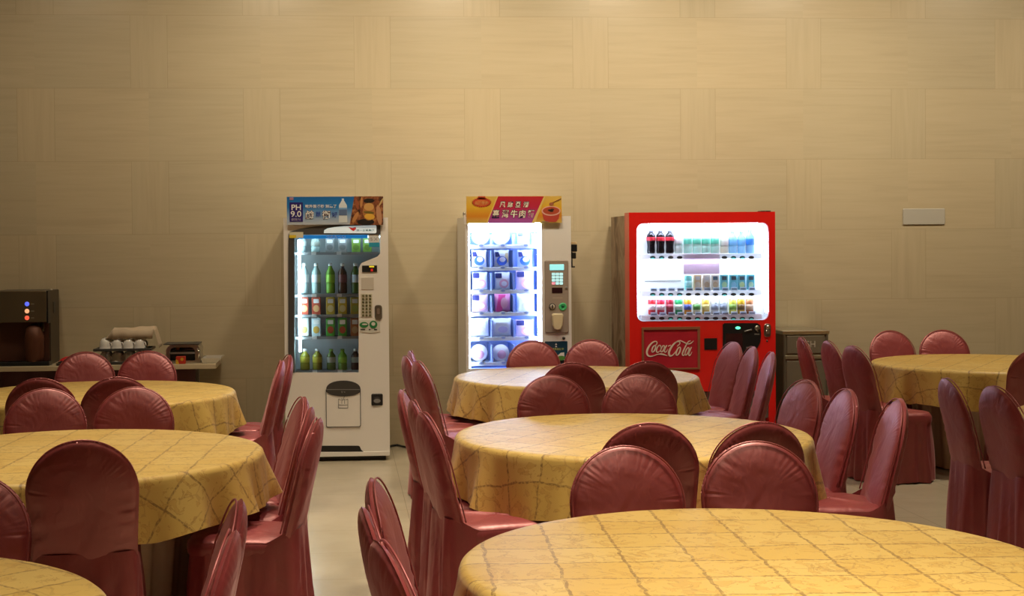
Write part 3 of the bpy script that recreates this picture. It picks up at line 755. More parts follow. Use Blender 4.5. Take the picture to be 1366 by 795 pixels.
    fl = B(MB().prism(rrect(a[0], b[0], a[1], b[1], .012, corners=(1, 1, 0, 0)), YA-.006, YA+.002, INK).prism(rrect(a[0]+.005, b[0]-.005, a[1]+.005, b[1], .010, corners=(1, 1, 0, 0)), YA-.010, YA+.002, CREAM), 'collection_flap')
    arc = [q(435, 520.5)]+[q(458+23*math.cos(t), 520-12.5*max(0, math.sin(t))**.8) for t in [math.pi-math.pi*i/16 for i in range(1, 16)]]+[q(481, 520.5)]+[q(458+23*math.cos(t), 521+7.5*math.sin(t)) for t in [math.pi*i/16 for i in range(1, 16)]]
    B(MB().prism(arc, YA-.014, YA+.002, CHAR), 'flap_grip', fl)
    B(MB().prism([q(436, 519.8), q(480, 519.8), q(480, 518.9), q(436, 518.9)], YA-.0155, YA-.012, GREY), 'grip_lip', fl)
    a, b = q(453.5, 524), q(462, 521.3); lettering('V <', a[0], b[0], a[1], b[1], YA-.0155, mat('print_silver', (.45, .44, .4)), fl, org, keep=True)
    ic = MB(); lw_ = .0022
    def seg(p, r_): 
        a_, b_ = q(*p), q(*r_); dx, dz = b_[0]-a_[0], b_[1]-a_[1]; L = math.hypot(dx, dz); nx, nz = -dz/L*lw_, dx/L*lw_
        ic.prism([(a_[0]-nx, a_[1]-nz), (b_[0]-nx, b_[1]-nz), (b_[0]+nx, b_[1]+nz), (a_[0]+nx, a_[1]+nz)], YA-.0115, YA-.009, GREY)
    for p, r_ in (((451.5, 532), (451.5, 544)), ((464, 532), (464, 544)), ((451.5, 544), (464, 544)), ((451.5, 540), (464, 540)), ((451.5, 532), (454.5, 533.5)), ((461, 533.5), (464, 532)), ((456, 538.5), (456, 531)), ((459.5, 538.5), (459.5, 533)), ((456, 534), (460, 532)), ((458, 532), (459.5, 528.5))): seg(p, r_)
    B(ic, 'hand_icon', fl)
    a, b = q(495.5, 541), q(510.5, 525); cr = B(MB().box(a[0], b[0], YA-.008, YA+.002, a[1], b[1], INK, .01), 'coin_return')
    v = q(503, 533.5); B(MB().prism(ell(v[0], v[1]-.006, .026, .016), YA-.012, YA-.007, GREY).prism(ell(v[0], v[1]+.012, .022, .012), YA-.011, YA-.007, CHAR), 'coin_cup', cr)
    # banner
    a, b = q(383, 300), q(511, 262); yb0 = YA-.022
    bn = B(MB().box(a[0], b[0], yb0, yb0+.012, a[1], b[1], gradient('banner_blue', [(0, (.50, .55, .62)), (.35, (.20, .36, .60)), (.62, (.02, .19, .50)), (1, (.01, .13, .42))])), 'banner')
    D = lambda: MB()
    a, b = q(386.5, 296), q(404, 270); navy = mat('print_indigo', (.025, .012, .16), .4)
    B(D().box(a[0], b[0], yb0-.002, yb0+.004, a[1], b[1], navy), 'badge', bn)
    a, b = q(389, 280.3), q(401.5, 273); lettering('PH', a[0], b[0], a[1], b[1], yb0-.003, PAPER, bn, org, bold=.015)
    a, b = q(388, 289.5), q(402, 281.5); lettering('9.0', a[0], b[0], a[1], b[1], yb0-.003, PAPER, bn, org, bold=.015)
    a, b = q(389, 294.5), q(401.5, 291); lettering('鹼性離子水', a[0], b[0], a[1], b[1], yb0-.003, mat('print_lav', (.5, .45, .6)), bn, org)
    a, b = q(407.5, 277.5), q(449, 272.8); lettering('吃外面餐秒 別忘了', a[0], b[0], a[1], b[1], yb0-.003, PAPER, bn, org, bold=.02)
    for ch, xa_, xb_, ya_, yb_, col in (('鹼', 408, 419, 292, 281, 1), ('單', 421, 428, 289.5, 282.5, 0), ('衡', 430, 440.5, 292, 281, 1), ('好', 442.5, 450, 290, 282.5, 0)):
        a, b = q(xa_, ya_), q(xb_, yb_)
        if col: lettering(ch, a[0]-.003, b[0]+.003, a[1]-.003, b[1]+.003, yb0-.0022, mat('print_cocoa', (.10, .05, .06)), bn, org, bold=.05)
        lettering(ch, a[0], b[0], a[1], b[1], yb0-.0035, PAPER if col else mat('print_royal', (.02, .05, .30)), bn, org, bold=.012)
    bx = q(457.5, 281)[0]; zt = lambda y: q(457.5, y)[1]
    bp = [(bx-.008, zt(265)), (bx-.008, zt(267.5)), (bx-.03, zt(274)), (bx-.032, zt(297)), (bx+.032, zt(297)), (bx+.03, zt(274)), (bx+.008, zt(267.5)), (bx+.008, zt(265))]
    B(D().prism(bp, yb0-.002, yb0+.003, mat('print_ice', (.66, .72, .74))).box(bx-.03, bx+.03, yb0-.003, yb0, zt(287.5), zt(279.5), mat('print_steel', (.10, .16, .30))).box(bx-.03, bx+.03, yb0-.0028, yb0, zt(279.5), zt(277.2), mat('print_sky', (.18, .36, .62))), 'printed_bottle', bn)
    # printed food photograph on the right of the banner
    fp = [q(*v) for v in ((466.5, 300), (472.5, 262), (511, 262), (511, 300))]
    br = lambda n_, c_: mat('print_'+n_, c_, .5)
    mb = D().prism(fp, yb0-.002, yb0+.003, noisy('print_smoke', [(.35, (.03, .012, .008)), (.5, (.22, .06, .02)), (.68, (.45, .20, .07))], 26, .5))
    def blob(px, py, rx, ry, c_, dy=.003, rot=0):
        v = q(px, py); e = [(v[0]+(x*math.cos(rot)-z*math.sin(rot))/173, v[1]+(x*math.sin(rot)+z*math.cos(rot))/173) for x, z in ell(0, 0, rx, ry, 20)]
        mb.prism(e, yb0-dy, yb0, c_)
    blob(476, 272, 2, 8, br('rust', (.30, .08, .03)), .0028, .2); blob(482, 270, 1.6, 7, br('amber', (.50, .22, .07)), .0029, -.1); blob(474, 290, 2.5, 8, br('amber', (.5, .22, .07)), .0029, -.5)
    blob(492, 268, 7, 3, br('soot', (.012, .008, .006)), .003); blob(488, 296, 11, 4, br('soot', (.012, .008, .006)), .003)
    blob(492, 283, 8, 11, br('caramel', (.42, .17, .05)), .0032); blob(492, 276, 6.5, 5, br('gold', (.60, .33, .10)), .0036); blob(493, 289, 6.6, 4, br('yolk', (.75, .42, .05)), .0038, -.1); blob(492, 283.5, 7, 1.6, br('moss', (.16, .12, .02)), .004, -.1)
    blob(505.5, 287, 3.4, 13, br('skin', (.50, .25, .13)), .0036, .12); blob(508, 270, 1, 6, br('skin2', (.55, .40, .16)), .0036, -.5)
    B(mb, 'food_print', bn)
    a, b = q(386.5, 267), q(391.5, 263.5); B(D().box(a[0], b[0], yb0-.002, yb0, a[1], b[1], mat('print_dusty', (.4, .2, .25))), 'corner_mark', bn)
machine_cream()

# ================================================================== noodle machine
YB = 10.76
def machine_noodle():
    q = lambda x, y: (at(x, y, YB).x, at(x, y, YB).z)
    x0, z1 = q(620.5, 289); x1, _ = q(761.5, 289); yb = YB+.74; z0 = .09
    org = ((x0+x1)/2, YB+.36, 0)
    T = thing('vending_machine', org, 'white noodle machine with yellow and red banner and glowing white window, middle one', 'vending machine')
    B = lambda mb, name, par=T: mb.build(name, par, org)
    a, b = q(626, 492), q(722, 297)
    win = rrect(a[0], b[0], a[1], b[1], .014, 4)
    mb = MB(); shell(mb, x0, x1, z0, z1, YB, yb, win, WHITE); B(mb, 'cabinet')
    mb = MB(); mb.box(x0+.03, x1-.03, YB+.04, yb-.05, 0, z0, INK); B(mb, 'plinth')
    mb = MB(); mb.box(x0-.012, x0+.003, YB-.004, YB+.02, q(620, 300)[1], z1+.012, WHITE, .004); mb.lathe((x0-.006, YB+.01, z1+.005), [(0, 0), (.010, 0), (.012, .02), (.008, .03), (0, .03)], STEEL, 12); B(mb, 'hinge')
    xa, xb, za, zb = a[0], b[0], a[1], b[1]
    B(cavity(xa-.003, xb+.003, za-.003, zb+.003, YB+.025, YB+.44, mat('blue_lining', (.24, .36, .80), .5)), 'lining')
    LED = mat('cool_led', (.9, .95, 1), .4, emit=(.58, .74, 1), es=75.0)
    zl = q(650, 309.5)[1]
    B(MB().box(xa, xb, YB+.026, YB+.05, zl, zb, LED, .004), 'light_header')
    B(MB().box(xb-.026, xb-.004, YB+.026, YB+.045, za, zl, mat('cool_led_side', (.9, .95, 1), .4, emit=(.58, .74, 1), es=60.0), .004), 'light_strip')
    B(MB().box(xa+.001, xa+.012, YB+.026, YB+.045, za, zl, mat('cool_led_side', (.9, .95, 1), .4), .003), 'light_strip')
    sw = mat('shelf_white', (.80, .84, .88), .4)
    dv = mat('divider_blue', (.30, .42, .80), .4)
    rows = [(327, 331.5), (357, 361), (387.5, 392), (417.5, 422), (450.5, 455), (484, 488.5)]
    for (ya, yb_) in rows:
        zt, zc = q(670, ya)[1], q(670, yb_)[1]
        sh = B(MB().box(xa+.004, xb-.03, YB+.055, YB+.43, zt-.008, zt, sw).box(xa+.004, xb-.03, YB+.045, YB+.055, zc, zt+.002, sw, .003), 'shelf')
        mb = MB()
        for px in (640, 669, 700): c0 = q(px, 0)[0]; mb.prism(ell(c0, (zt+zc)/2+.008, .028, .016, 20), YB+.038, YB+.046, PAPER); mb.prism(ell(c0, (zt+zc)/2+.010, .016, .009, 16), YB+.036, YB+.046, mat('tag_blue', (.35, .45, .7)))
        B(mb, 'price_tag', sh)
        B(MB().box(xa+.02, xb-.04, YB+.060, YB+.070, zt-.016, zt-.009, mat('added_shelf_led', (.9, .95, 1), .4, emit=(.58, .74, 1), es=9.0)), 'added_shelf_light', sh)  # LED strip added under each shelf to light the pack fronts
        mb = MB()
        for px in (654.5, 684.5): c0 = q(px, 0)[0]; mb.box(c0-.006, c0+.006, YB+.06, YB+.42, zt, zt+.13 if ya > 330 else zt+.08, dv)
        B(mb, 'divider', sh)
    yp = YB+.13; g = 'noodle packs in the white machine'
    def P(px, py): v = at(px, py, yp); return (v.x, yp, q(px, py)[1]+.001)
    H = lambda px, a_, b_: q(px, b_)[1]-q(px, a_)[1]
    wp = mat('wrap_white', (.72, .74, .80), .35); bl = mat('wrap_blue', (.42, .52, .78), .35); pk = mat('wrap_pink', (.72, .52, .66), .35); ros = mat('wrap_rose', (.66, .24, .42), .35); cy = mat('wrap_cyan', (.25, .62, .72), .35)
    nm = 'of the noodle machine'
    bowl(P(641, 327), .068, .06, wp, 'round noodle bowl, leftmost in the top row '+nm, g); bowl(P(668, 327), .068, .06, wp, 'round noodle bowl, second in the top row '+nm, g)
    pouch(P(698, 327), .10, .10, .05, bl, 'corner', 'blue pack with dark corner in the top row '+nm, g); pouch(P(713, 327), .05, .09, .04, cy, 'plain', 'cyan pack at the right end of the top row '+nm, g)
    for i, px in enumerate((639, 669, 700)): pouch(P(px, 357), .118, H(px, 357, 334), .05, wp, 'swirl', 'blue printed noodle pack, %s in the second row %s' % (ORD[i] if i < 2 else 'third', nm), g)
    pouch(P(640, 387.5), .12, H(640, 387.5, 364), .05, wp, 'corner', 'navy cornered noodle pack, leftmost in the third row '+nm, g); pouch(P(670, 387.5), .12, H(670, 387.5, 364), .05, wp, 'corner', 'navy cornered noodle pack, second in the third row '+nm, g)
    pouch(P(700, 387.5), .14, H(700, 387.5, 362), .05, pk, 'corner', 'pink noodle pack at the right of the third row '+nm, g)
    pouch(P(640, 417.5), .13, H(640, 417.5, 394), .05, pk, 'corner', 'pink pack, leftmost in the fourth row '+nm, g); pouch(P(670, 417.5), .13, H(670, 417.5, 392.5), .06, ros, 'magenta', 'bright magenta pack in the middle of the fourth row '+nm, g, 8); pouch(P(701, 417.5), .14, H(700, 417.5, 393), .05, wp, 'plain', 'plain white pack, right of the magenta pack '+nm, g)
    pouch(P(639.5, 450.5), .145, H(640, 450.5, 426), .06, wp, 'plain', 'white pillow pack, leftmost in the fifth row '+nm, g); pouch(P(669, 450.5), .155, H(669, 450.5, 426), .06, wp, 'plain', 'white pillow pack in the middle of the fifth row '+nm, g); pouch(P(700, 450.5), .145, H(700, 450.5, 428), .05, pk, 'corner', 'pink box-like pack at the right of the fifth row '+nm, g)
    bowl(P(639, 484), .067, .09, wp, 'white noodle bowl, leftmost in the bottom row '+nm, g); bowl(P(668, 484), .067, .09, wp, 'white noodle bowl, second in the bottom row '+nm, g); bowl(P(699, 484), .067, .09, wp, 'white noodle bowl behind the chair crown, bottom row '+nm, g)
    B(MB().prism(win, YB+.008, YB+.013, PANE), 'glass_pane')
    # control panel
    TA = mat('taupe_panel', (.36, .30, .26), .4)
    a, b = q(727, 444), q(758, 347); cp = B(MB().box(a[0], b[0], YB-.010, YB+.002, a[1], b[1], TA, .012), 'control_panel')
    lc = mat('lcd_cyan', (.3, .7, .75), .4, emit=(.30, .85, .90), es=.75)
    a, b = q(733, 360.5), q(752, 352.5); B(MB().box(a[0], b[0], YB-.013, YB-.008, a[1], b[1], lc, .004), 'screen', cp)
    for r_ in range(4):
        for c_ in range(3):
            v = q(738+c_*5.2, 365.6+r_*4.1); m_ = mat('key_pink', (.8, .3, .4), .4, emit=(1, .35, .45), es=.6) if (r_, c_) == (3, 0) else mat('key_cyan', (.5, .8, .85), .4, emit=(.45, .88, .95), es=.7)
            B(MB().prism(rrect(v[0]-.0125, v[0]+.0125, v[1]-.0095, v[1]+.0095, .004), YB-.0145, YB-.008, m_), 'key', cp)
    a, b = q(736, 391), q(750, 383.5); B(MB().box(a[0], b[0], YB-.012, YB-.008, a[1], b[1], mat('dark_window', (.03, .008, .012), .25)), 'price_window', cp)
    v = q(755.2, 384); B(MB().lathe((v[0], YB-.008, v[1]), [(0, 0), (.011, 0), (.011, .006), (.006, .008), (0, .008)], GREY, 16, axis='y'), 'key_lock', cp)
    v = q(736.5, 409); kb = B(MB().lathe((v[0], YB-.008, v[1]), [(0, 0), (.026, 0), (.026, .006), (.021, .008), (.021, .005), (0, .005)], CHAR, 24, axis='y'), 'coin_knob', cp)
    B(MB().lathe((v[0], YB-.013, v[1]), [(0, 0), (.020, 0), (.018, .004), (0, .004)], mat('knob_beige', (.5, .45, .38), .35), 20, axis='y').box(v[0]-.004, v[0]+.004, YB-.022, YB-.016, v[1]-.014, v[1]+.014, CHAR), 'knob_dial', kb)
    v = q(750.5, 409); gb = B(MB().lathe((v[0], YB-.008, v[1]), [(0, 0), (.030, 0), (.030, .006), (.020, .010), (.018, .004), (0, .004)], mat('ring_green', (.06, .42, .14), .35, emit=(.05, .5, .15), es=.15), 24, axis='y'), 'coin_entry', cp)
    B(MB().box(v[0]-.010, v[0]+.010, YB-.018, YB-.010, v[1]-.004, v[1]+.004, INK), 'coin_slit', gb)
    cup = [q(*p) for p in ((735.5, 420), (737, 418), (749.5, 418), (751, 420), (750, 434), (747.5, 439), (743, 440.5), (739, 439), (736.5, 434))]
    B(MB().prism(cup, YB-.035, YB-.006, mat('cup_cream', (.72, .63, .42), .35), bev=.008), 'change_cup', cp)
    a, b = q(737, 398), q(750, 396.6); B(MB().box(a[0], b[0], YB-.0108, YB-.009, a[1], b[1], mat('print_sandy', (.48, .40, .34))), 'fine_print', cp)
    v = q(752, 451); B(MB().lathe((v[0], YB+.002, v[1]), [(0, 0), (.012, 0), (.011, .010), (0, .012)], CHAR, 16, axis='y'), 'lock')
    a, b = q(727, 486), q(757, 455); po = B(MB().box(a[0], b[0], YB-.003, YB+.002, a[1], b[1], gradient('poster_teal', [(0, (.01, .10, .16)), (1, (.005, .035, .07))]), .006), 'poster')
    gr = mat('print_leaf', (.10, .32, .06)); mb = MB()
    for yy in (458.5, 461.5): mb.prism([q(740.3, yy+1.5), q(743.2, yy+1.5), q(741.7, yy-.8)], YB-.005, YB-.002, PAPER)
    mb.prism([q(742, 480), q(744, 474), q(748, 470.5), q(752.5, 470), q(753, 480)], YB-.0045, YB-.002, PAPER); v = q(748.5, 477.5); mb.prism(ell(v[0], v[1], .03, .018), YB-.0055, YB-.002, gr)
    mb.box(q(744, 0)[0], q(752, 0)[0], YB-.0052, YB-.002, q(744, 484)[1], q(744, 481)[1], INK); mb.box(q(729, 0)[0], q(738, 0)[0], YB-.0045, YB-.002, q(730, 476)[1], q(730, 470)[1], PAPER)
    B(mb, 'poster_print', po)
    a, b = q(733, 467.3), q(752, 463.8); lettering('請使用悠遊卡', a[0], b[0], a[1], b[1], YB-.0045, mat('print_lime', (.5, .55, .15)), po, org, bold=.02)
    # banner
    a, b = q(622, 298), q(748.5, 261.5); y0 = YB-.024
    bn = B(MB().box(a[0], b[0], y0, y0+.012, a[1], b[1], gradient('banner_yellow', [(0, (.62, .45, .10)), (.25, (.66, .24, .02)), (.6, (.72, .42, .03)), (1, (.68, .45, .10))])), 'banner')
    pg = [q(*p) for p in ((648.5, 298), (663, 262), (725.5, 262), (709, 298))]
    B(MB().prism(pg, y0-.002, y0+.003, gradient('banner_red', [(0, (.42, .12, .48)), (.25, (.40, .05, .26)), (.6, (.50, .02, .06)), (1, (.52, .025, .03))])), 'red_panel', bn)
    for k in ((648, 649.5, 662.5, 664), (708.5, 713, 725, 727)):
        B(MB().prism([q(k[0], 298), q(k[2], 262), q(k[3], 262), q(k[1], 298)], y0-.0025, y0+.002, mat('print_butter', (.75, .55, .15))), 'edge_stripe', bn)
    def word(chars, xs, ya, yb_, w, hgt):
        for ch, xc in zip(chars, xs):
            a_, b_ = q(xc-w/2, ya+hgt/2), q(xc+w/2, ya-hgt/2)
            lettering(ch, a_[0]-.004, b_[0]+.004, a_[1]-.004, b_[1]+.004, y0-.003, mat('print_night', (.015, .015, .06)), bn, org, bold=.06, shear=.15)
            lettering(ch, a_[0], b_[0], a_[1], b_[1], y0-.0045, mat('print_ivory', (.85, .80, .66)), bn, org, bold=.015, shear=.15)
    word('風靡亞洲', (669.5, 680, 690.5, 701), 273, 0, 7.5, 7.5); word('臺灣牛肉麵', (661, 673.5, 685, 696, 707.5), 285.3, 0, 9.5, 10.5)
    cr = mat('print_crest', (.55, .06, .02)); mb = MB(); v = q(642, 270)
    pts = []
    for i in range(48):
        t_ = 2*math.pi*i/48; k = 1+.09*(-1)**i; pts.append((v[0]+k*12/173*math.cos(t_), v[1]+k*6.2/173*math.sin(t_)))
    mb.prism(pts, y0-.002, y0+.002, cr); mb.prism([q(636, 266), q(637.5, 261.9), q(646.5, 261.9), q(648, 266)], y0-.002, y0+.002, cr); mb.prism(ell(v[0], v[1]-.004, .055, .022), y0-.0026, y0, mat('print_ember', (.60, .14, .03)))
    B(mb, 'crest', bn)
    a_, b_ = q(633, 273), q(651, 268.5); lettering('台灣牛大亨'[:4], a_[0], b_[0], a_[1], b_[1], y0-.004, mat('print_gold', (.75, .5, .1)), bn, org, bold=.02)
    mb = MB(); cx = 734.5
    sl = [q(*p) for p in ((722.5, 283.5), (724.5, 292), (728, 296), (741, 296), (744.5, 292), (746, 283.5))]
    mb.prism(sl, y0-.002, y0+.002, mat('print_bowl', (.50, .06, .04))); v = q(cx, 281.5)
    mb.prism(ell(v[0], v[1], 12.6/173, 6.4/173), y0-.0028, y0, mat('print_blush', (.75, .42, .35))); mb.prism(ell(v[0], v[1]+.002, 11/173, 5/173), y0-.0034, y0, mat('print_broth', (.45, .07, .03)))
    for dx, dz in ((-2, 0), (1.5, .8), (.5, -1.2)): mb.prism(ell(v[0]+dx/173, v[1]+(dz+1)/173, 2.6/173, 1.3/173, 14), y0-.004, y0, mat('print_beef', (.05, .025, .015)))
    c1, c2 = q(735, 271.5), q(748, 265.8); mb.prism([c1, c2, (c2[0], c2[1]+.007), (c1[0]-.004, c1[1]+.004)], y0-.003, y0, mat('print_chopstick', (.25, .10, .03)))
    v2 = q(735, 272.2); mb.prism(ell(v2[0], v2[1], .018, .012, 14), y0-.0035, y0, mat('print_morsel', (.35, .12, .05))); mb.box(q(720, 0)[0], q(729, 0)[0], y0-.0022, y0, q(720, 296.4)[1], q(720, 295.6)[1], GREY)
    B(mb, 'printed_bowl', bn)
machine_noodle()

# ================================================================== red drinks machine
YC = 10.74
def script_strokes():
    """flowing two-word script, drawn in a 1101 x 795 frame: list of (points, widths)"""
    L = []
    L.append(([(283, 385), (318, 350), (318, 318), (285, 310), (235, 338), (185, 400), (158, 470), (165, 525), (200, 552), (262, 545), (330, 522), (388, 516), (430, 524), (490, 546)], [12, 14, 14, 18, 26, 32, 34, 32, 24, 14, 12, 26, 26, 3]))
    def o(cx, cy, rx, ry, w): return ([(cx+rx*math.cos(t)+.35*ry*math.sin(t), cy-ry*math.sin(t)) for t in [2*math.pi*i/14+.4 for i in range(15)]], [w*(.62+.5*abs(math.cos(2*math.pi*i/14+.4))) for i in range(15)])
    L.append(o(268, 430, 25, 55, 20))
    L.append(([(372, 405), (378, 378), (352, 376), (322, 420), (312, 465), (330, 490), (362, 470), (388, 430)], [14, 12, 12, 20, 22, 18, 10, 6]))
    L.append(o(412, 430, 24, 54, 18))
    L.append(([(480, 372), (455, 420), (440, 465), (455, 488), (478, 470), (497, 435)], [16, 20, 20, 16, 10, 5]))
    L.append(([(500, 388), (548, 370)], [13, 13]))
    L.append(([(648, 392), (690, 352), (690, 318), (640, 318), (585, 365), (535, 440), (515, 505), (535, 545), (575, 535), (612, 495), (625, 470)], [12, 14, 15, 20, 28, 34, 34, 30, 16, 10, 6]))
    L.append(([(618, 332), (660, 303), (710, 300), (770, 328), (820, 350), (868, 343), (918, 300)], [8, 14, 18, 18, 18, 18, 4]))
    L.append(o(668, 470, 27, 66, 21))
    L.append(([(868, 300), (835, 312), (800, 365), (760, 445), (735, 510), (748, 540), (772, 520), (790, 485)], [12, 14, 18, 22, 22, 17, 9, 5]))
    L.append(o(812, 472, 24, 62, 18))
    L.append(([(884, 402), (858, 455), (838, 510), (848, 542), (872, 520), (892, 478)], [16, 20, 21, 16, 9, 4]))
    return L
def machine_red():
    q = lambda x, y: (at(x, y, YC).x, at(x, y, YC).z)
    x0, z1 = q(839, 283.5); x1, _ = q(1034, 283.5); yb = YC+.74; z0 = .07
    org = ((x0+x1)/2, YC+.36, 0)
    T = thing('vending_machine', org, 'wide red drinks machine with white script panel and bright white window', 'vending machine')
    B = lambda mb, name, par=T: mb.build(name, par, org)
    a, b = q(850, 429), q(1025, 297)
    win = rrect(a[0], b[0], a[1], b[1], .06, 7, corners=(1, 1, 1, 1))
    win = rrect(a[0], b[0], a[1], b[1], .05, 7)
    zport0, zport1 = q(950, 580)[1], q(950, 522)[1]
    # red door: upper plate with window, then two lower columns, lintel and sill around the port
    zc = q(900, 432)[1]
    mb = MB(); D = .17
    shell(mb, x0, x1, zport1, z1, YC, YC+D, win, RED)
    px0, px1 = q(880, 0)[0], q(1024, 0)[0]
    mb.box(x0, px0, YC, YC+D, z0, zport1, RED); mb.box(px1, x1, YC, YC+D, z0, zport1, RED); mb.box(px0, px1, YC, YC+D, z0, zport0, RED)
    door = B(mb, 'door')
    SIDE = noisy('faded_sepia_print', [(.30, (.05, .025, .014)), (.45, (.18, .11, .065)), (.58, (.36, .27, .18)), (.72, (.12, .07, .04))], 3.2, .45, stretch=(1, 1.4, .8), dist=.8)
    cab = B(MB().box(x0+.004, x1-.004, YC+D+.002, yb, z0, z1-.02, SIDE), 'cabinet'); cab['label'] = 'sides in faded brown print'
    B(MB().box(x0+.03, x1-.03, YC+.05, yb-.05, 0, z0, INK), 'plinth')
    GM = mat('port_grey', (.22, .21, .18), .4)
    mb = MB(); mb.box(px0, px1, YC+.085, YC+.1, zport0, zport1, GM); mb.box(px0, px1, YC+.02, YC+.035, zport0+.12, zport1-.01, mat('flap_smoke', (.16, .15, .13), .3), .006); B(mb, 'collection_port')
    for (tx, tz) in ((1019, 282.5), (1026, 282.5)):
        v = q(tx, tz); B(MB().box(v[0]-.02, v[0]+.02, YC+.02, YC+.1, z1, z1+.008, INK, .003), 'top_catch')
    # display case
    xa, xb, za, zb = a[0], b[0], a[1], b[1]
    LIN = mat('lit_back_panel', (.86, .87, .88), .5, emit=(.84, .92, 1), es=.30)
    yi = YC+.135
    # the display box sits inside the door's own depth
    B(MB().box(xa-.03, xb+.03, yi, yi+.008, za-.03, zb+.03, LIN), 'display_back')
    LED = mat('tube_white', (.95, .97, 1), .4, emit=(.62, .77, 1), es=40.0)
    ztop = q(930, 300)[1]
    B(MB().box(q(862, 0)[0], q(1012, 0)[0], YC+.024, YC+.040, ztop, ztop+.012, LED), 'light_or_added_tube')
    for xx in (xa+.010, xb-.022): B(MB().box(xx, xx+.012, YC+.024, YC+.036, za+.06, zb-.07, mat('tube_white_side', (.95, .97, 1), .4, emit=(.62, .77, 1), es=9.0)), 'light_or_added_tube')
    for yy in (349.5, 398.5):  # low tubes added to brighten the drinks below the bars
        zz = q(930, yy)[1]; B(MB().box(q(860, 0)[0], q(1012, 0)[0], YC+.054, YC+.068, zz-.001, zz+.004, mat('tube_added_low', (.95, .97, 1), .4, emit=(.62, .77, 1), es=30.0)), 'light_or_added_tube')
    mb = MB(); a2 = rrect(xa-.03, xb+.03, za-.03, zb+.03, .05, 7); i2 = rrect(xa-.002, xb+.002, za-.002, zb+.002, .05, 7); ring(a2, i2, YC+.021, YC+.133, mat('case_blue_white', (.80, .84, .88), .4), mb); B(mb, 'case_frame')
    BAR = glow_through('bar_white', (.88, .86, .86))
    for r_, (ya, yb_) in enumerate([(338.5, 346), (387.5, 395.5), (420, 427.5)]):
        zt, zc_ = q(930, ya)[1], q(930, yb_)[1]; bx0, bx1 = q(855, 0)[0], q(1017, 0)[0]
        bar = B(MB().box(bx0, bx1, YC+.040, YC+.133, zc_+.004, zt, BAR, .006), 'shelf_bar')
        if r_: 
            mb = MB()
            for i in range(12):
                c0 = q(871.5+i*12, 0)[0]; mb.box(c0-.026, c0+.026, YC+.036, YC+.041, zt-.004, zt+.022, glow_through('tag_pale', (.70, .76, .84)), .003); mb.box(c0-.02, c0+.02, YC+.0345, YC+.037, zt+.004, zt+.010, mat('tag_ink', (.05, .07, .15)))
            B(mb, 'price_tags', bar)
        lit = {0: (0, 1, 9, 10), 1: (0, 1, 2, 3, 8), 2: (2, 3, 5, 9, 10, 11)}[r_]
        for i in range(12):
            if r_ == 0 and 4 <= i <= 7: continue
            v = q(872+i*12, yb_-2.6); B(MB().prism(ell(v[0], v[1], .021, .0115, 16), YC+.030, YC+.042, CHAR if i not in lit else mat('button_lit', (.05, .10, .09), .35)), 'button', bar)
            if i in lit:
                B(MB().prism(ell(v[0], v[1]-.006, .014, .004, 12), YC+.027, YC+.032, mat('button_glow', (.1, .5, .45), .4, emit=(.15, .85, .75), es=.7)), 'button_light', bar)
    a, b = q(914, 366), q(962, 338); pc = B(MB().box(a[0], b[0], YC+.046, YC+.052, a[1], b[1], glow_through('placard_pink', (.85, .72, .80)), .004), 'placard')
    mb = MB(); rp = random.Random(8); xx = 921
    while xx < 955:
        w_ = rp.uniform(1.0, 2.6); v, w = q(xx, 344), q(xx+w_, 341.4); mb.box(v[0], w[0], YC+.0448, YC+.0462, v[1], w[1], mat('print_mauve', (.50, .28, .40))); xx += w_+rp.uniform(.5, 1.2)
    B(mb, 'faint_print', pc)
    mb = MB(); z_ = q(890, 375.5)[1]; mb.box(q(863, 0)[0], q(912, 0)[0], yi-.004, yi, z_-.003, z_+.003, GREY); B(mb, 'back_rail')
    yp = YC+.092; g = 'sample drinks in the red machine'
    def P(px, py): return (at(px, py, yp).x, yp, q(px, py)[1]+.001)
    H = lambda px, a_, b_: q(px, b_)[1]-q(px, a_)[1]
    nm = 'of red machine'
    cola = mat('cola_brown', (.012, .008, .010), .12); redl = mat('label_red', (.70, .03, .05), .4); capk = mat('cap_smoke', (.05, .05, .06), .4)
    for i, px in enumerate((868.5, 881, 893.5)): bottle('cola', P(px, 338.5), H(px, 338.5, 308), .034, cola, capk, redl, 'dark cola bottle with red wrap, %s in top row %s' % (ORD[i], nm), g, (.56, .73))
    mint = mat('plastic_mint', (.50, .80, .68), .15); lmint = mat('label_mint', (.15, .60, .42), .4)
    for i, px in enumerate((905, 917.5, 929.5, 941.5, 953.5)): bottle('plain', P(px, 338.5), H(px, 338.5, 308), .031, mint if i else mat('plastic_frost', (.72, .85, .78), .15), PAPER, lmint if i else PAPER, 'pale mint soda bottle, %s in top row %s' % (ORD[i+3], nm), g, (.42, .66))
    bottle('plain', P(966, 338.5), H(966, 338.5, 309), .031, mat('plastic_milk', (.75, .66, .50), .3), PAPER, mat('label_milk', (.80, .75, .66), .4), 'cream milk tea bottle, ninth from left in top row '+nm, g)
    blue = mat('plastic_blue', (.30, .62, .90), .15)
    for i, px in enumerate((977.5, 989, 1000.5)): bottle('plain', P(px, 338.5), H(px, 338.5, 306 if i == 2 else 308), .031, blue, mat('cap_blue', (.30, .50, .85), .4), mat('label_azure', (.06, .28, .75) if i == 2 else (.20, .50, .85), .4) if i == 2 else mat('label_sky', (.20, .52, .85), .4), 'blue water bottle, %s in top row %s' % (('tenth from left', 'eleventh from left', 'rightmost')[i], nm), g)
    can(P(918, 387.5), H(918, 387.5, 368), .028, mat('can_teal', (.22, .68, .62), .3), mat('band_teal', (.40, .78, .75), .4), 'teal can, leftmost in the middle row '+nm, g)
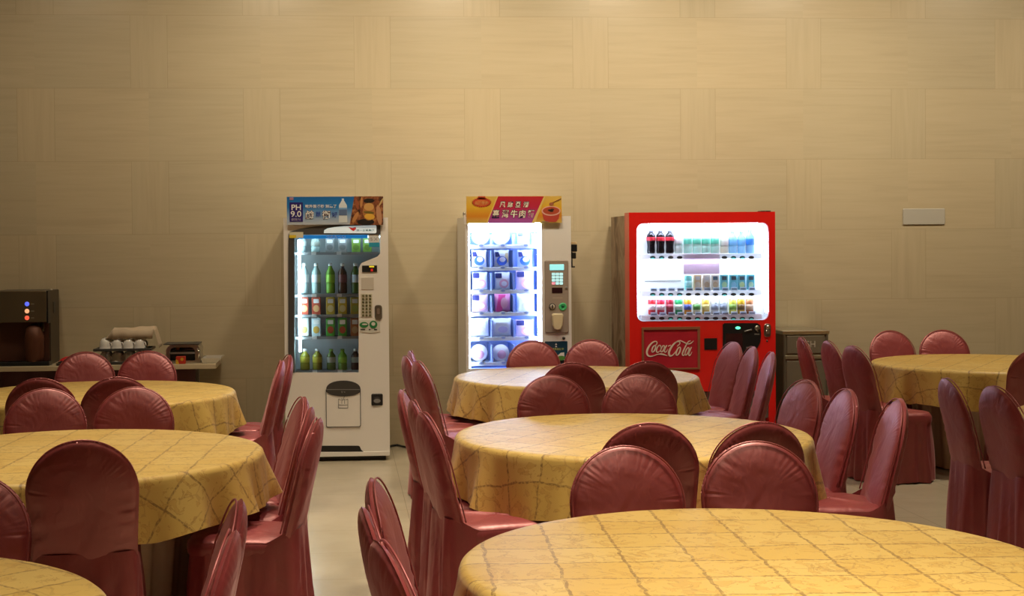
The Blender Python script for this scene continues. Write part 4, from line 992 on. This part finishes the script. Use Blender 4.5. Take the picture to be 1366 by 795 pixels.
    for i, (px, c, p, tx) in enumerate([(930, (.85, .62, .36), (.85, .75, .60), 'tan carton'), (942, (.88, .82, .70), (.72, .55, .36), 'cream carton'), (953.5, (.88, .82, .70), (.72, .55, .36), 'cream carton'), (965.5, (.20, .62, .70), (.55, .80, .45), 'aqua carton'), (978, (.20, .62, .70), (.35, .70, .85), 'aqua carton'), (989, (.20, .62, .70), (.65, .82, .40), 'aqua carton'), (1001, (.12, .55, .68), (.55, .80, .55), 'aqua carton')]):
        l = P(px, 387.5); carton(l, .056, .04, H(px, 387.5, 367), mat('rc%d' % i, c, .4), mat('rcp%d' % i, p, .4), '%s, %s in middle row %s' % (tx, (ORD[i+1] if i < 6 else 'rightmost'), nm), g, mat('carton_top_dark', (.08, .12, .15)) if i > 1 else None)
    for i, (px, c, p, tx) in enumerate([(869.5, (.62, .02, .03), (.80, .70, .70), 'red cola can with white wave'), (881.5, (.62, .02, .05), (.80, .65, .68), 'red cola can with pale wave'), (893.5, (.35, .012, .03), (.45, .05, .08), 'deep crimson can'), (905.5, (.03, .32, .10), (.60, .70, .55), 'green can'), (917.5, (.75, .28, .02), (.10, .12, .40), 'orange can with blue mark'), (929.5, (.74, .70, .50), (.15, .40, .10), 'cream can with green mark'), (941.5, (.68, .40, .06), (.75, .60, .20), 'amber can'), (953.5, (.62, .64, .66), (.35, .38, .48), 'silver can'), (965, (.62, .64, .66), (.35, .38, .48), 'silver can'), (977.5, (.62, .60, .08), (.25, .42, .06), 'yellow can with green leaf'), (988.5, (.62, .35, .02), (.20, .10, .02), 'gold can'), (1000, (.42, .16, .06), (.65, .45, .30), 'brown can')]):
        can(P(px, 420.5), H(px, 420.5, 399), .0285, mat('cc%d' % i, c, .3), mat('cb%d' % i, p, .4), '%s, %s in bottom row %s' % (tx, ORD[i], nm), g)
    B(MB().prism(win, YC-.002, YC+.002, PANE), 'glass_pane')
    # script panel
    a, b = q(857.5, 492), q(932, 437); br = mat('panel_trim', (.30, .12, .06), .4)
    lp = B(MB().box(a[0], b[0], YC-.003, YC+.002, a[1], b[1], noisy('panel_red', [(.3, (.42, .012, .03)), (.7, (.52, .02, .04))], 6, .4)), 'logo_panel')
    mb = MB(); o_ = [(a[0]-.008, a[1]-.008), (b[0]+.008, a[1]-.008), (b[0]+.008, b[1]+.008), (a[0]-.008, b[1]+.008)]; i_ = [(a[0]+.008, a[1]+.004), (b[0]-.010, a[1]+.004), (b[0]-.010, b[1]-.012), (a[0]+.008, b[1]-.012)]
    ring(o_, i_, YC-.010, YC+.001, br, mb); B(mb, 'logo_frame', lp)
    mb = MB(); sm = mat('script_white', (.82, .72, .62), .45)
    for pts, ws in script_strokes():
        P2 = []
        n = len(pts)
        for i in range(n-1):
            p0, p1, p2, p3 = pts[max(i-1, 0)], pts[i], pts[i+1], pts[min(i+2, n-1)]
            for k in range(8):
                t_ = k/8; f_ = lambda A_, B_, C_, D_: .5*((2*B_)+(-A_+C_)*t_+(2*A_-5*B_+4*C_-D_)*t_*t_+(-A_+3*B_-3*C_+D_)*t_**3)
                P2.append((f_(p0[0], p1[0], p2[0], p3[0]), f_(p0[1], p1[1], p2[1], p3[1]), ws[i]*(1-t_)+ws[i+1]*t_))
        P2.append((*pts[-1], ws[-1]))
        vs = []; fs = []
        for i, (x, y, w) in enumerate(P2):
            xa_, ya_, _ = P2[max(i-1, 0)]; xb_, yb2, _ = P2[min(i+1, len(P2)-1)]; dx, dy = xb_-xa_, yb2-ya_; l_ = math.hypot(dx, dy) or 1
            nx, ny = -dy/l_*w/2*.92, dx/l_*w/2*.92
            for s_ in (1, -1):
                v = q(850+(x+nx*s_)/12.233, 430+(y+ny*s_)/12.233)
                vs += [(v[0], YC-.0062, v[1]), (v[0], YC-.003, v[1])]
        for i in range(len(P2)-1):
            k = 4*i; fs += [(k, k+4, k+6, k+2), (k+1, k+3, k+7, k+5), (k, k+1, k+5, k+4), (k+2, k+6, k+7, k+3)]
        mb.add(vs, fs, sm)
    B(mb, 'script_lettering', lp)
    a, b = q(939.5, 466.5), q(956.5, 451); B(MB().box(a[0], b[0], YC-.004, YC+.002, a[1], b[1], INK), 'card_reader')
    cpn = [q(*p) for p in ((964, 466), (964, 433), (966, 431), (1010, 431), (1014, 434), (1015, 446), (1014, 456), (1010, 464), (1003, 471), (995, 474), (972, 474))]
    cp = B(MB().prism(cpn, YC-.008, YC+.002, INK), 'control_panel')
    v = q(984, 437.3); B(MB().prism(ell(v[0], v[1], .020, .011), YC-.011, YC-.007, mat('green_lamp', (.05, .5, .3), .4, emit=(.15, 1, .55), es=1.5)), 'indicator', cp)
    a, b = q(968, 466), q(990, 444.5); B(MB().box(a[0], b[0], YC-.010, YC-.006, a[1], b[1], mat('smoked_window', (.035, .008, .012), .2)), 'bill_window', cp)
    B(MB().tube([(*[q(992.5, 442)[0], YC-.011], q(992.5, 442)[1]), (q(1002, 439.5)[0], YC-.011, q(1002, 439.5)[1])], .006, mat('pewter_dark', (.3, .3, .3), .35, .6), 8), 'coin_slit', cp)
    v = q(1009.5, 437.5); kn = B(MB().lathe((v[0], YC-.008, v[1]), [(0, 0), (.020, 0), (.018, .010), (0, .010)], STEEL, 20, axis='y').box(v[0]-.004, v[0]+.004, YC-.024, YC-.016, v[1]-.03, v[1]+.016, STEEL), 'return_lever', cp)
    a, b = q(1006, 446.5), q(1012.5, 444.8); B(MB().box(a[0], b[0], YC-.0095, YC-.007, a[1], b[1], GREY), 'lever_print', cp)
    a, b = q(995, 464.5), q(1001, 462.5); B(MB().box(a[0], b[0], YC-.0095, YC-.007, a[1], b[1], GREY), 'panel_print', cp)
    a, b = q(1019, 449.5), q(1028, 431.5); lk = B(MB().prism(rrect(a[0], b[0], a[1], b[1], .022), YC-.010, YC+.002, mat('lock_plate', (.30, .26, .22), .3, .9), bev=.004), 'lock')
    v = q(1023.5, 436.5); B(MB().lathe((v[0], YC-.009, v[1]), [(0, 0), (.018, 0), (.015, .012), (0, .012)], CHROME, 16, axis='y').box(v[0]-.012, v[0]+.012, YC-.018, YC-.009, v[1]-.05, v[1]-.02, STEEL, .004), 'lock_barrel', lk)
    v = q(1023.3, 455); B(MB().lathe((v[0], YC+.001, v[1]), [(0, 0), (.008, 0), (.007, .004), (0, .004)], CHAR, 12, axis='y'), 'keyhole')
machine_red()

# ------------------------------------------------------------------ small things near the machines
def hand_dispenser():
    x = at(766, 340, 11.2).x; Y = 11.2
    z = lambda y: at(766, y, Y).z
    xr = at(761.5, 340, YB).x
    t = thing('card_holder', (xr+.001, YB+.2, z(357)), 'small black and cream holder stuck on the right side of the noodle machine', 'holder')
    o = (xr+.001, YB+.2, z(357)); ww = .052
    y0, y1 = YB+.02, YB+.11
    z2 = lambda y: at(766, y, YB+.02).z
    MB().box(xr, xr+ww*.85, y0, y1, z2(345), z2(337), INK, .006).build('lower_clip', t, o)
    MB().box(xr, xr+ww, y0-.005, y1+.005, z2(335.5), z2(326), INK, .006).box(xr+.01, xr+ww*.7, y0+.01, y1-.02, z2(357), z2(355), CHAR).box(xr+.012, xr+.02, y0+.02, y0+.03, z2(356), z2(326), CHAR).box(xr+.0005, xr+.012, y0+.02, y1-.02, z2(356), z2(326), CHAR).build('bracket', t, o)
    MB().box(xr+.006, xr+ww*1.0, y0+.012, y1-.012, z2(336), z2(322.5), mat('card_cream', (.62, .45, .25), .5), .008).build('card_stack', t, o)
hand_dispenser()
def bin_():
    Y = 11.05
    q = lambda x, y: (at(x, y, Y).x, at(x, y, Y).z)
    x0 = q(1044, 450)[0]; x1 = q(1105, 450)[0]; zt = q(1075, 441)[1]; yb = YW-.03
    org = ((x0+x1)/2, (Y+yb)/2, 0)
    T = thing('litter_bin', org, 'olive grey metal litter bin marked PUSH, right of the red machine', 'bin')
    OL = mat('olive_metal', (.20, .18, .13), .45, .35); OD = mat('olive_dark', (.13, .115, .08), .5, .3)  # edge posts get a darker olive metal
    zb = q(1075, 446)[1]
    MB().box(x0, x1, Y, yb, .03, zb, OL, .006).box(x0+.02, x1-.02, Y+.02, yb-.02, 0, .03, INK).build('body', T, org)
    MB().box(x0-.004, x1+.006, Y-.012, yb, zb, zt, STEEL, .006).build('top_rim', T, org)
    a, b = q(1049.5, 471.5), q(1099, 447.5); fl = MB().box(a[0], b[0], Y-.008, Y+.002, a[1], b[1], OL, .004).build('push_flap', T, org)
    a, b = q(1062, 463.5), q(1087, 454.5); lettering('PUSH', a[0], b[0], a[1], b[1], Y-.0092, mat('print_grey', (.5, .46, .38), .5), fl, org)
    a, b = q(1047, 479), q(1101, 473.5); MB().box(a[0], b[0], Y-.012, Y+.002, a[1], b[1], mat('olive_bright', (.32, .29, .2), .35, .6), .004).build('band', T, org)
    a, b = q(1049.5, 590), q(1099, 481); MB().box(a[0], b[0], Y-.006, Y+.002, max(a[1], .06), b[1], OL, .004).build('door', T, org)
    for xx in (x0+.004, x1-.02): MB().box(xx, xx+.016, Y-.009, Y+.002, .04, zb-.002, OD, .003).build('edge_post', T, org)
bin_()
def reflection_():  # reflection in the polished wall, built as a thin grey plate
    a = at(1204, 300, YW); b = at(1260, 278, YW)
    o = MB().box(a.x, b.x, YW-.012, YW-.001, a.z, b.z, mat('reflection_grey', (.44, .42, .37), .35), .008).build('wall_reflection', None, ((a.x+b.x)/2, YW-.001, a.z))
    tag(o, 'pale grey reflection shaped as a plate on the stone wall above the far right chairs', 'reflection')
reflection_()
def cable_():
    p = [atz(x, y, .012) for x, y in ((517, 596), (524, 594.5), (530, 593.5), (537, 595.5), (545, 597), (556, 597))]
    pts = []
    for i in range(len(p)-1):
        for k in range(4): pts.append(p[i].lerp(p[i+1], k/4))
    o = MB().tube(pts+[p[-1]], .009, INK, 8).build('power_cable', None, (p[0].x, p[0].y, 0)); tag(o, 'black power cable on the floor beside the cream machine', 'cable')
cable_()

# ------------------------------------------------------------------ counter with cups
YK = 11.0
def counter():
    q = lambda x, y: (at(x, y, YK).x, at(x, y, YK).z)
    zt = q(250, 486)[1]; zb = q(250, 492.5)[1]; x1 = q(288, 486)[0]; x0 = q(-140, 486)[0]
    org = ((x0+x1)/2, (YK+YW)/2, 0); yb = YW-.02
    T = thing('serving_counter', org, 'long low serving counter with maroon skirt along the wall at left', 'counter')
    MB().box(x0, x1, YK, yb, zb, zt, mat('counter_cream', (.58, .48, .32), .35), .006).build('counter_top', T, org)
    # gathered front skirt
    rows = []; n = 220; xs = x1-.16
    for k in range(8):
        z = zb-.002-(zb-.012)*k/7
        rows.append([(x0+.05+(xs-x0-.05)*i/n, YK+.06+.012*math.sin(i*.9)*(k/7)+.006*math.sin(i*.37+k*.3), z) for i in range(n+1)])
    MB().grid(rows, mat('skirt_maroon', (.09, .028, .03), .5)).build('counter_skirt', T, org)
    mb = MB()
    for xx in (x0+.08, xs-.03):
        for yy in (YK+.10, yb-.05): mb = MB().box(xx-.02, xx+.02, yy-.02, yy+.02, 0, zb, STEEL, .004); mb.build('leg', T, org)
    return zt
ZK = counter()
def coffee():
    Y = YK+.06
    q = lambda x, y: (at(x, y, Y).x, at(x, y, Y).z)
    x1 = q(63.5, 400)[0]; x0 = q(-10, 400)[0]; zt = q(50, 388)[1]; z0 = ZK+.001; yb = YW-.04
    org = ((x0+x1)/2, (Y+yb)/2, z0)
    T = thing('coffee_machine', org, 'tall brown steel coffee machine with coloured lights at the left edge', 'coffee machine')
    BR = mat('bronze_steel', (.15, .115, .07), .38, .5); DK = mat('bronze_dark', (.075, .055, .035), .4, .4)
    zm = q(40, 430)[1]; zt0 = q(40, 487)[1]
    MB().box(x0, x1, Y+.10, yb, z0, zt, DK, .008).build('body', T, org)
    hd = MB().box(x0, x1-.012, Y, Y+.102, zm, zt, BR, .008).build('head', T, org)
    MB().box(x1-.012, x1+.001, Y+.01, Y+.10, zm-.01, zt, INK, .003).build('head_edge', T, org)
    for yy, c in ((405.5, (.12, .16, 1)), (415, (1, .45, .22)), (424, (1, .12, .06))):
        v = q(36, yy); k = MB().lathe((v[0], Y+.002, v[1]), [(0, 0), (.018, 0), (.016, .006), (0, .007)], mat('lamp_%d' % int(yy), tuple(x*.5 for x in c), .4, emit=c, es=1.0), 16, axis='y').build('button', hd, org)
        v2 = q(43.5, yy); MB().box(v2[0]-.012, v2[0]+.012, Y-.001, Y+.002, v2[1]-.003, v2[1]+.003, mat('print_taupe', (.35, .3, .22))).build('button_print', hd, org)
    xs = q(60, 0)[0]
    MB().box(x0, xs-.02, Y+.085, Y+.101, zt0, zm, mat('bay_copper', (.10, .035, .02), .5, .3)).build('dispensing_bay', T, org)
    sp = MB()
    for xx in (50, 55.5): v = q(xx, 440); sp.tube([(v[0], Y+.05, zm+.005), (v[0], Y+.05, zm-.05), (v[0], Y+.04, zm-.07)], .011, BR, 10)
    sp.build('spout', T, org)
    MB().lathe((q(38, 0)[0], Y+.05, zt0), [(0, 0), (.05, 0), (.07, .05), (.075, .2), (.06, .28), (.03, .3), (0, .3)], mat('pot_copper', (.12, .04, .02), .5, .3), 24).build('jug', T, org)
    MB().box(x0, xs-.01, Y, Y+.10, z0+.03, zt0, BR, .006).box(x0, xs+.0, Y-.01, Y+.10, z0, z0+.03, INK, .004).build('drip_tray', T, org)
    MB().box(x1+.0005, x1+.004, Y+.2, Y+.28, q(70, 419)[1], q(70, 404)[1], INK).build('side_vent', T, org)
    v = q(67, 390); MB().lathe((x1-.004, Y+.16, zt), [(0, 0), (.012, 0), (.012, .008), (0, .01)], STEEL, 12).build('top_screw', T, org)
coffee()
def cups():
    Y = YK+.14
    q = lambda x, y: (at(x, y, Y).x, at(x, y, Y).z)
    CW = mat('cup_white', (.82, .80, .76), .25)
    zt = ZK+.012; r = .047; h = .085
    xs = [q(x, 460)[0] for x in (140.7, 156.2, 171.6, 186.5)]
    yr = [Y, Y+.105]
    # trays
    xa, xb = q(128, 466)[0], q(202, 466)[0]
    def tray(z, label, nm):
        o = MB().box(xa, xb, Y-.075, Y+.18, z, z+.008, CHAR, .004).box(xa-.008, xb+.008, Y-.082, Y-.070, z, z+.020, CHAR, .004).box(xa-.008, xb+.008, Y+.175, Y+.187, z, z+.020, CHAR, .004).box(xa-.008, xa+.004, Y-.07, Y+.175, z, z+.020, CHAR, .004).box(xb-.004, xb+.008, Y-.07, Y+.175, z, z+.020, CHAR, .004).build('serving_tray', None, ((xa+xb)/2, Y+.05, z))
        tag(o, label, 'tray', 'black cup trays')
    tray(ZK+.001, 'black tray on the counter under the lower white cups', 0)
    zu = q(160, 467.5)[1]
    tray(zu, 'black tray balanced on the lower cups, under the cloth', 1)
    proto = None
    def cup(x, y, z, hh, label):
        nonlocal proto
        if proto is None:
            t = thing('coffee_cup', (x, y, z), label, 'cup', 'white upturned cups')
            MB().lathe((0, 0, 0), [(0, .0), (r*.99, 0), (r*1.03, .004), (r*1.02, .009), (r*.95, .013), (r*.97, .03), (r*.86, .062), (r*.62, .08), (r*.55, .082), (r*.55, h), (r*.45, h), (0, h-.004)], CW, 28).build('cup_body', t)
            hp = [(.0+r*.9+.020*math.sin(a), -.01*0, .036+.020*math.cos(a)) for a in [math.pi*i/10 for i in range(11)]]
            MB().tube([(p[0]*.8, -p[0]*.45, p[2]) for p in hp], .0045, CW, 8).build('handle', t); proto = t; return
        t = copy_tree(proto); t.location = (x, y, z); t['label'] = label
    for rw, y in enumerate(yr):
        for i, x in enumerate(xs):
            rr = 'front' if rw == 0 else 'rear'
            cup(x, y, zu+.0085, h, 'upturned white cup on the upper tray, %s %s' % (rr+' row,', ORD[i] if i < 3 else 'rightmost'))
    hl = (zu-(ZK+.0095))
    nst = max(1, int(hl/ .085))
    # lower tier: cups carry the upper tray
    for rw, y in enumerate(yr):
        for i, x in enumerate(xs):
            rr = 'front' if rw == 0 else 'rear'
            cup(x, y, ZK+.0095, h, 'upturned white cup on the lower tray, %s %s' % (rr+' row,', ORD[i] if i < 3 else 'rightmost'))
    return zu, h, xa, xb, Y, hl
ZU, HC, XA, XB, YCUP, HL = cups()
print('lower gap', HL)
def cloth_over():
    q = lambda x, y: (at(x, y, YCUP-.05).x, at(x, y, YCUP-.05).z)
    zt = ZU+.0085+HC+.004
    x0, x1 = q(140, 0)[0], q(201, 0)[0]; y0, y1 = YCUP-.045, YCUP+.16
    peak = q(170, 438.5)[1]
    rows = []; nx, ny = 44, 22
    for j in range(ny+1):
        v = j/ny; row = []
        for i in range(nx+1):
            u = i/nx; x = x0-.03+(x1-x0+.09)*u; y = y0+.015+(y1-y0+.02)*v
            z = max(zt, peak-.0+.006*math.sin(7*u+3*v)) if .12 < u < .84 else zt
            edge = 0
            if u < .12: z = zt+(peak-zt)*(u/.12)
            if u > .84: z = peak-(u-.84)/.16*(peak-(ZU+.03)); x += .01*math.sin(6*v); x -= .025*(u-.84)/.16
            if v < .18: z = z-(.18-v)/.18*min(.012, max(0, z-zt)) if u < .84 else z
            z += .004*math.sin(23*u+8*v)*math.sin(5*v+2)
            row.append((x, y, max(z, zt+.001) if u < .84 else z))
        rows.append(row)
    # let the near edge sag over the cups
    front = [(p[0], p[1]-.006, zt-.006+.003*math.sin(i*.7)) if i < nx*.84 else (p[0], p[1]-.004, p[2]-.01) for i, p in enumerate(rows[0])]
    rows.insert(0, front)
    o = MB().grid(rows, mat('cloth_beige', (.58, .46, .33), .8)).build('cup_cloth', None, ((x0+x1)/2, YCUP, ZU)); sd = o.modifiers.new('thickness', 'SOLIDIFY'); sd.thickness = .003
    tag(o, 'beige cloth draped over the upper white cups on the counter', 'cloth')
cloth_over()
def chafing():
    Y = YK+.10
    q = lambda x, y: (at(x, y, Y).x, at(x, y, Y).z)
    x0, x1 = q(216, 0)[0], q(262, 0)[0]; zt = q(240, 460)[1]; z0 = ZK+.001
    org = ((x0+x1)/2, Y+.15, z0)
    T = thing('chafing_dish', org, 'polished chrome chafing dish between the cups and steel tray', 'chafing dish')
    arch = rrect(x0, x1, z0, zt, .05, 8, corners=(0, 0, 1, 1)); inn = rrect(x0+.028, x1-.040, z0+.02, zt-.02, .035, 8, corners=(0, 0, 1, 1))
    mb = MB(); ring(arch, inn, Y, Y+.26, STEEL, mb); mb.box(x0+.01, x1-.01, Y+.24, Y+.258, z0+.005, zt-.01, CHROME); mb.build('hood', T, org)
    mb = MB(); mb.box(x0+.03, x1-.042, Y+.02, Y+.2, z0+.02, z0+.10, mat('pan_black', (.012, .02, .018), .2), .006); mb.build('pan', T, org)
    zm = q(240, 471)[1]; MB().box(x0+.028, x1-.04, Y-.006, Y+.01, zm-.006, zm+.006, STEEL, .003).build('front_rail', T, org)
    MB().box(x0-.02, x1-.01, Y-.004, Y+.25, zt, zt+.008, CHAR, .003).build('lid_rim', T, org)
    for i, (xx, c) in enumerate(((227, (.02, .012, .012)), (232.5, (.02, .012, .012)), (236, (.45, .25, .05)))):
        v = q(xx, 469); MB().lathe((v[0], Y+.06, zm+.007), [(0, 0), (.014, 0), (.014, .04), (.008, .05), (0, .05)], mat('jar_%d' % (i//2), c, .3), 14).build('condiment_jar', T, org)
    MB().tube([(x1-.012, Y-.012, z0+.04), (x1-.006, Y-.028, zm), (x1-.02, Y-.012, zt-.03)], .008, CHROME, 8).build('handle', T, org)
    v = at(241.5, 486, Y-.05); p = thing('condiment_packet', (v.x, Y-.05, ZK+.001), 'small red and yellow packet before the chrome dish', 'packet')
    MB().box(-.036, .036, -.02, .02, 0, .058, mat('packet_red', (.55, .04, .02), .4), .004).build('box_body', p)
    MB().prism([(-.037, .0), (-.012, .0), (-.022, .03), (-.037, .035)], -.0215, -.018, mat('packet_yellow', (.75, .45, .04))).prism(ell(.010, .036, .012, .012), -.0215, -.018, mat('packet_yellow', (.75, .45, .04))).build('printed_front', p)
chafing()
def steel_tray():
    Y = YK+.05
    q = lambda x, y: (at(x, y, Y).x, at(x, y, Y).z)
    x0, x1 = q(262.5, 0)[0], q(290, 0)[0]; z0 = ZK+.001; zt = q(276, 478)[1]
    v = []; org = ((x0+x1)/2, Y+.15, z0)
    sx = x1-.03
    base = [(x0+.01, Y+.02), (sx-.01, Y+.02), (sx-.01, Y+.3), (x0+.01, Y+.3)]; top = [(x0, Y), (sx+.03, Y), (sx+.03, Y+.32), (x0, Y+.32)]
    vs = [(x, y, z0) for x, y in base]+[(x, y, zt) for x, y in top]+[(x+(.01 if k in (0, 3) else -.01), y+(.01 if k < 2 else -.01), zt) for k, (x, y) in enumerate(top)]+[(x+(.004 if k in (0, 3) else -.004), y+(.004 if k < 2 else -.004), z0+.006) for k, (x, y) in enumerate(base)]
    fs = [(0, 3, 2, 1)]+[(i, (i+1) % 4, 4+(i+1) % 4, 4+i) for i in range(4)]+[(4+i, 4+(i+1) % 4, 8+(i+1) % 4, 8+i) for i in range(4)]+[(8+i, 8+(i+1) % 4, 12+(i+1) % 4, 12+i) for i in range(4)]+[(12, 13, 14, 15)]
    o = MB().add(vs, fs, STEEL).build('steel_tray', None, org); tag(o, 'shallow steel tray at the right end of the counter', 'tray')
steel_tray()
def crate():
    Y = YK+.04
    q = lambda x, y: (at(x, y, Y).x, at(x, y, Y).z)
    x0, x1 = q(69, 0)[0], q(95, 0)[0]; z0 = ZK+.001; zt = q(80, 484)[1]; org = ((x0+x1)/2, Y+.1, z0)
    T = thing('wire_basket', org, 'small black wire basket with red packets beside the coffee machine', 'basket')
    mb = MB(); mb.box(x0, x1, Y, Y+.2, z0, z0+.008, INK); mb.box(x0, x1, Y, Y+.006, zt-.006, zt, STEEL); mb.box(x0, x1, Y+.194, Y+.2, zt-.006, zt, STEEL)
    for i in range(9): xx = x0+(x1-x0)*i/8; mb.box(xx-.002, xx+.002, Y, Y+.004, z0, zt, STEEL); mb.box(xx-.002, xx+.002, Y+.196, Y+.2, z0, zt, STEEL)
    for k in range(4): zz = z0+(zt-z0)*k/4; mb.box(x0, x1, Y, Y+.003, zz, zz+.003, STEEL); mb.box(x0, x0+.003, Y, Y+.2, zz, zz+.003, STEEL); mb.box(x1-.003, x1, Y, Y+.2, zz, zz+.003, STEEL)
    mb.build('basket_wire', T, org)
    o = MB().box(x0+.008, x1-.008, Y+.012, Y+.188, z0+.009, zt+.006, INK, .006).build('packet_box', None, ((x0+x1)/2, Y+.1, z0+.009)); tag(o, 'black box inside the wire basket beside the coffee machine', 'box')
    rows = []
    for j in range(9):
        rows.append([(x0+.012+(x1-x0-.03)*i/12, Y+.02+.16*j/8, zt+.0075+.028*max(0, math.sin(math.pi*i/12))**.7*math.sin(math.pi*(j+.4)/8.8)+.004*math.sin(i*1.7+j)**2) for i in range(13)])
    o = MB().grid(rows, mat('packet_scarlet', (.60, .02, .02), .45)).build('red_napkin', None, ((x0+x1)/2, Y+.1, zt)); sd = o.modifiers.new('thickness', 'SOLIDIFY'); sd.thickness = .003; tag(o, 'crumpled red napkin lying on the black box at left', 'napkin')
crate()
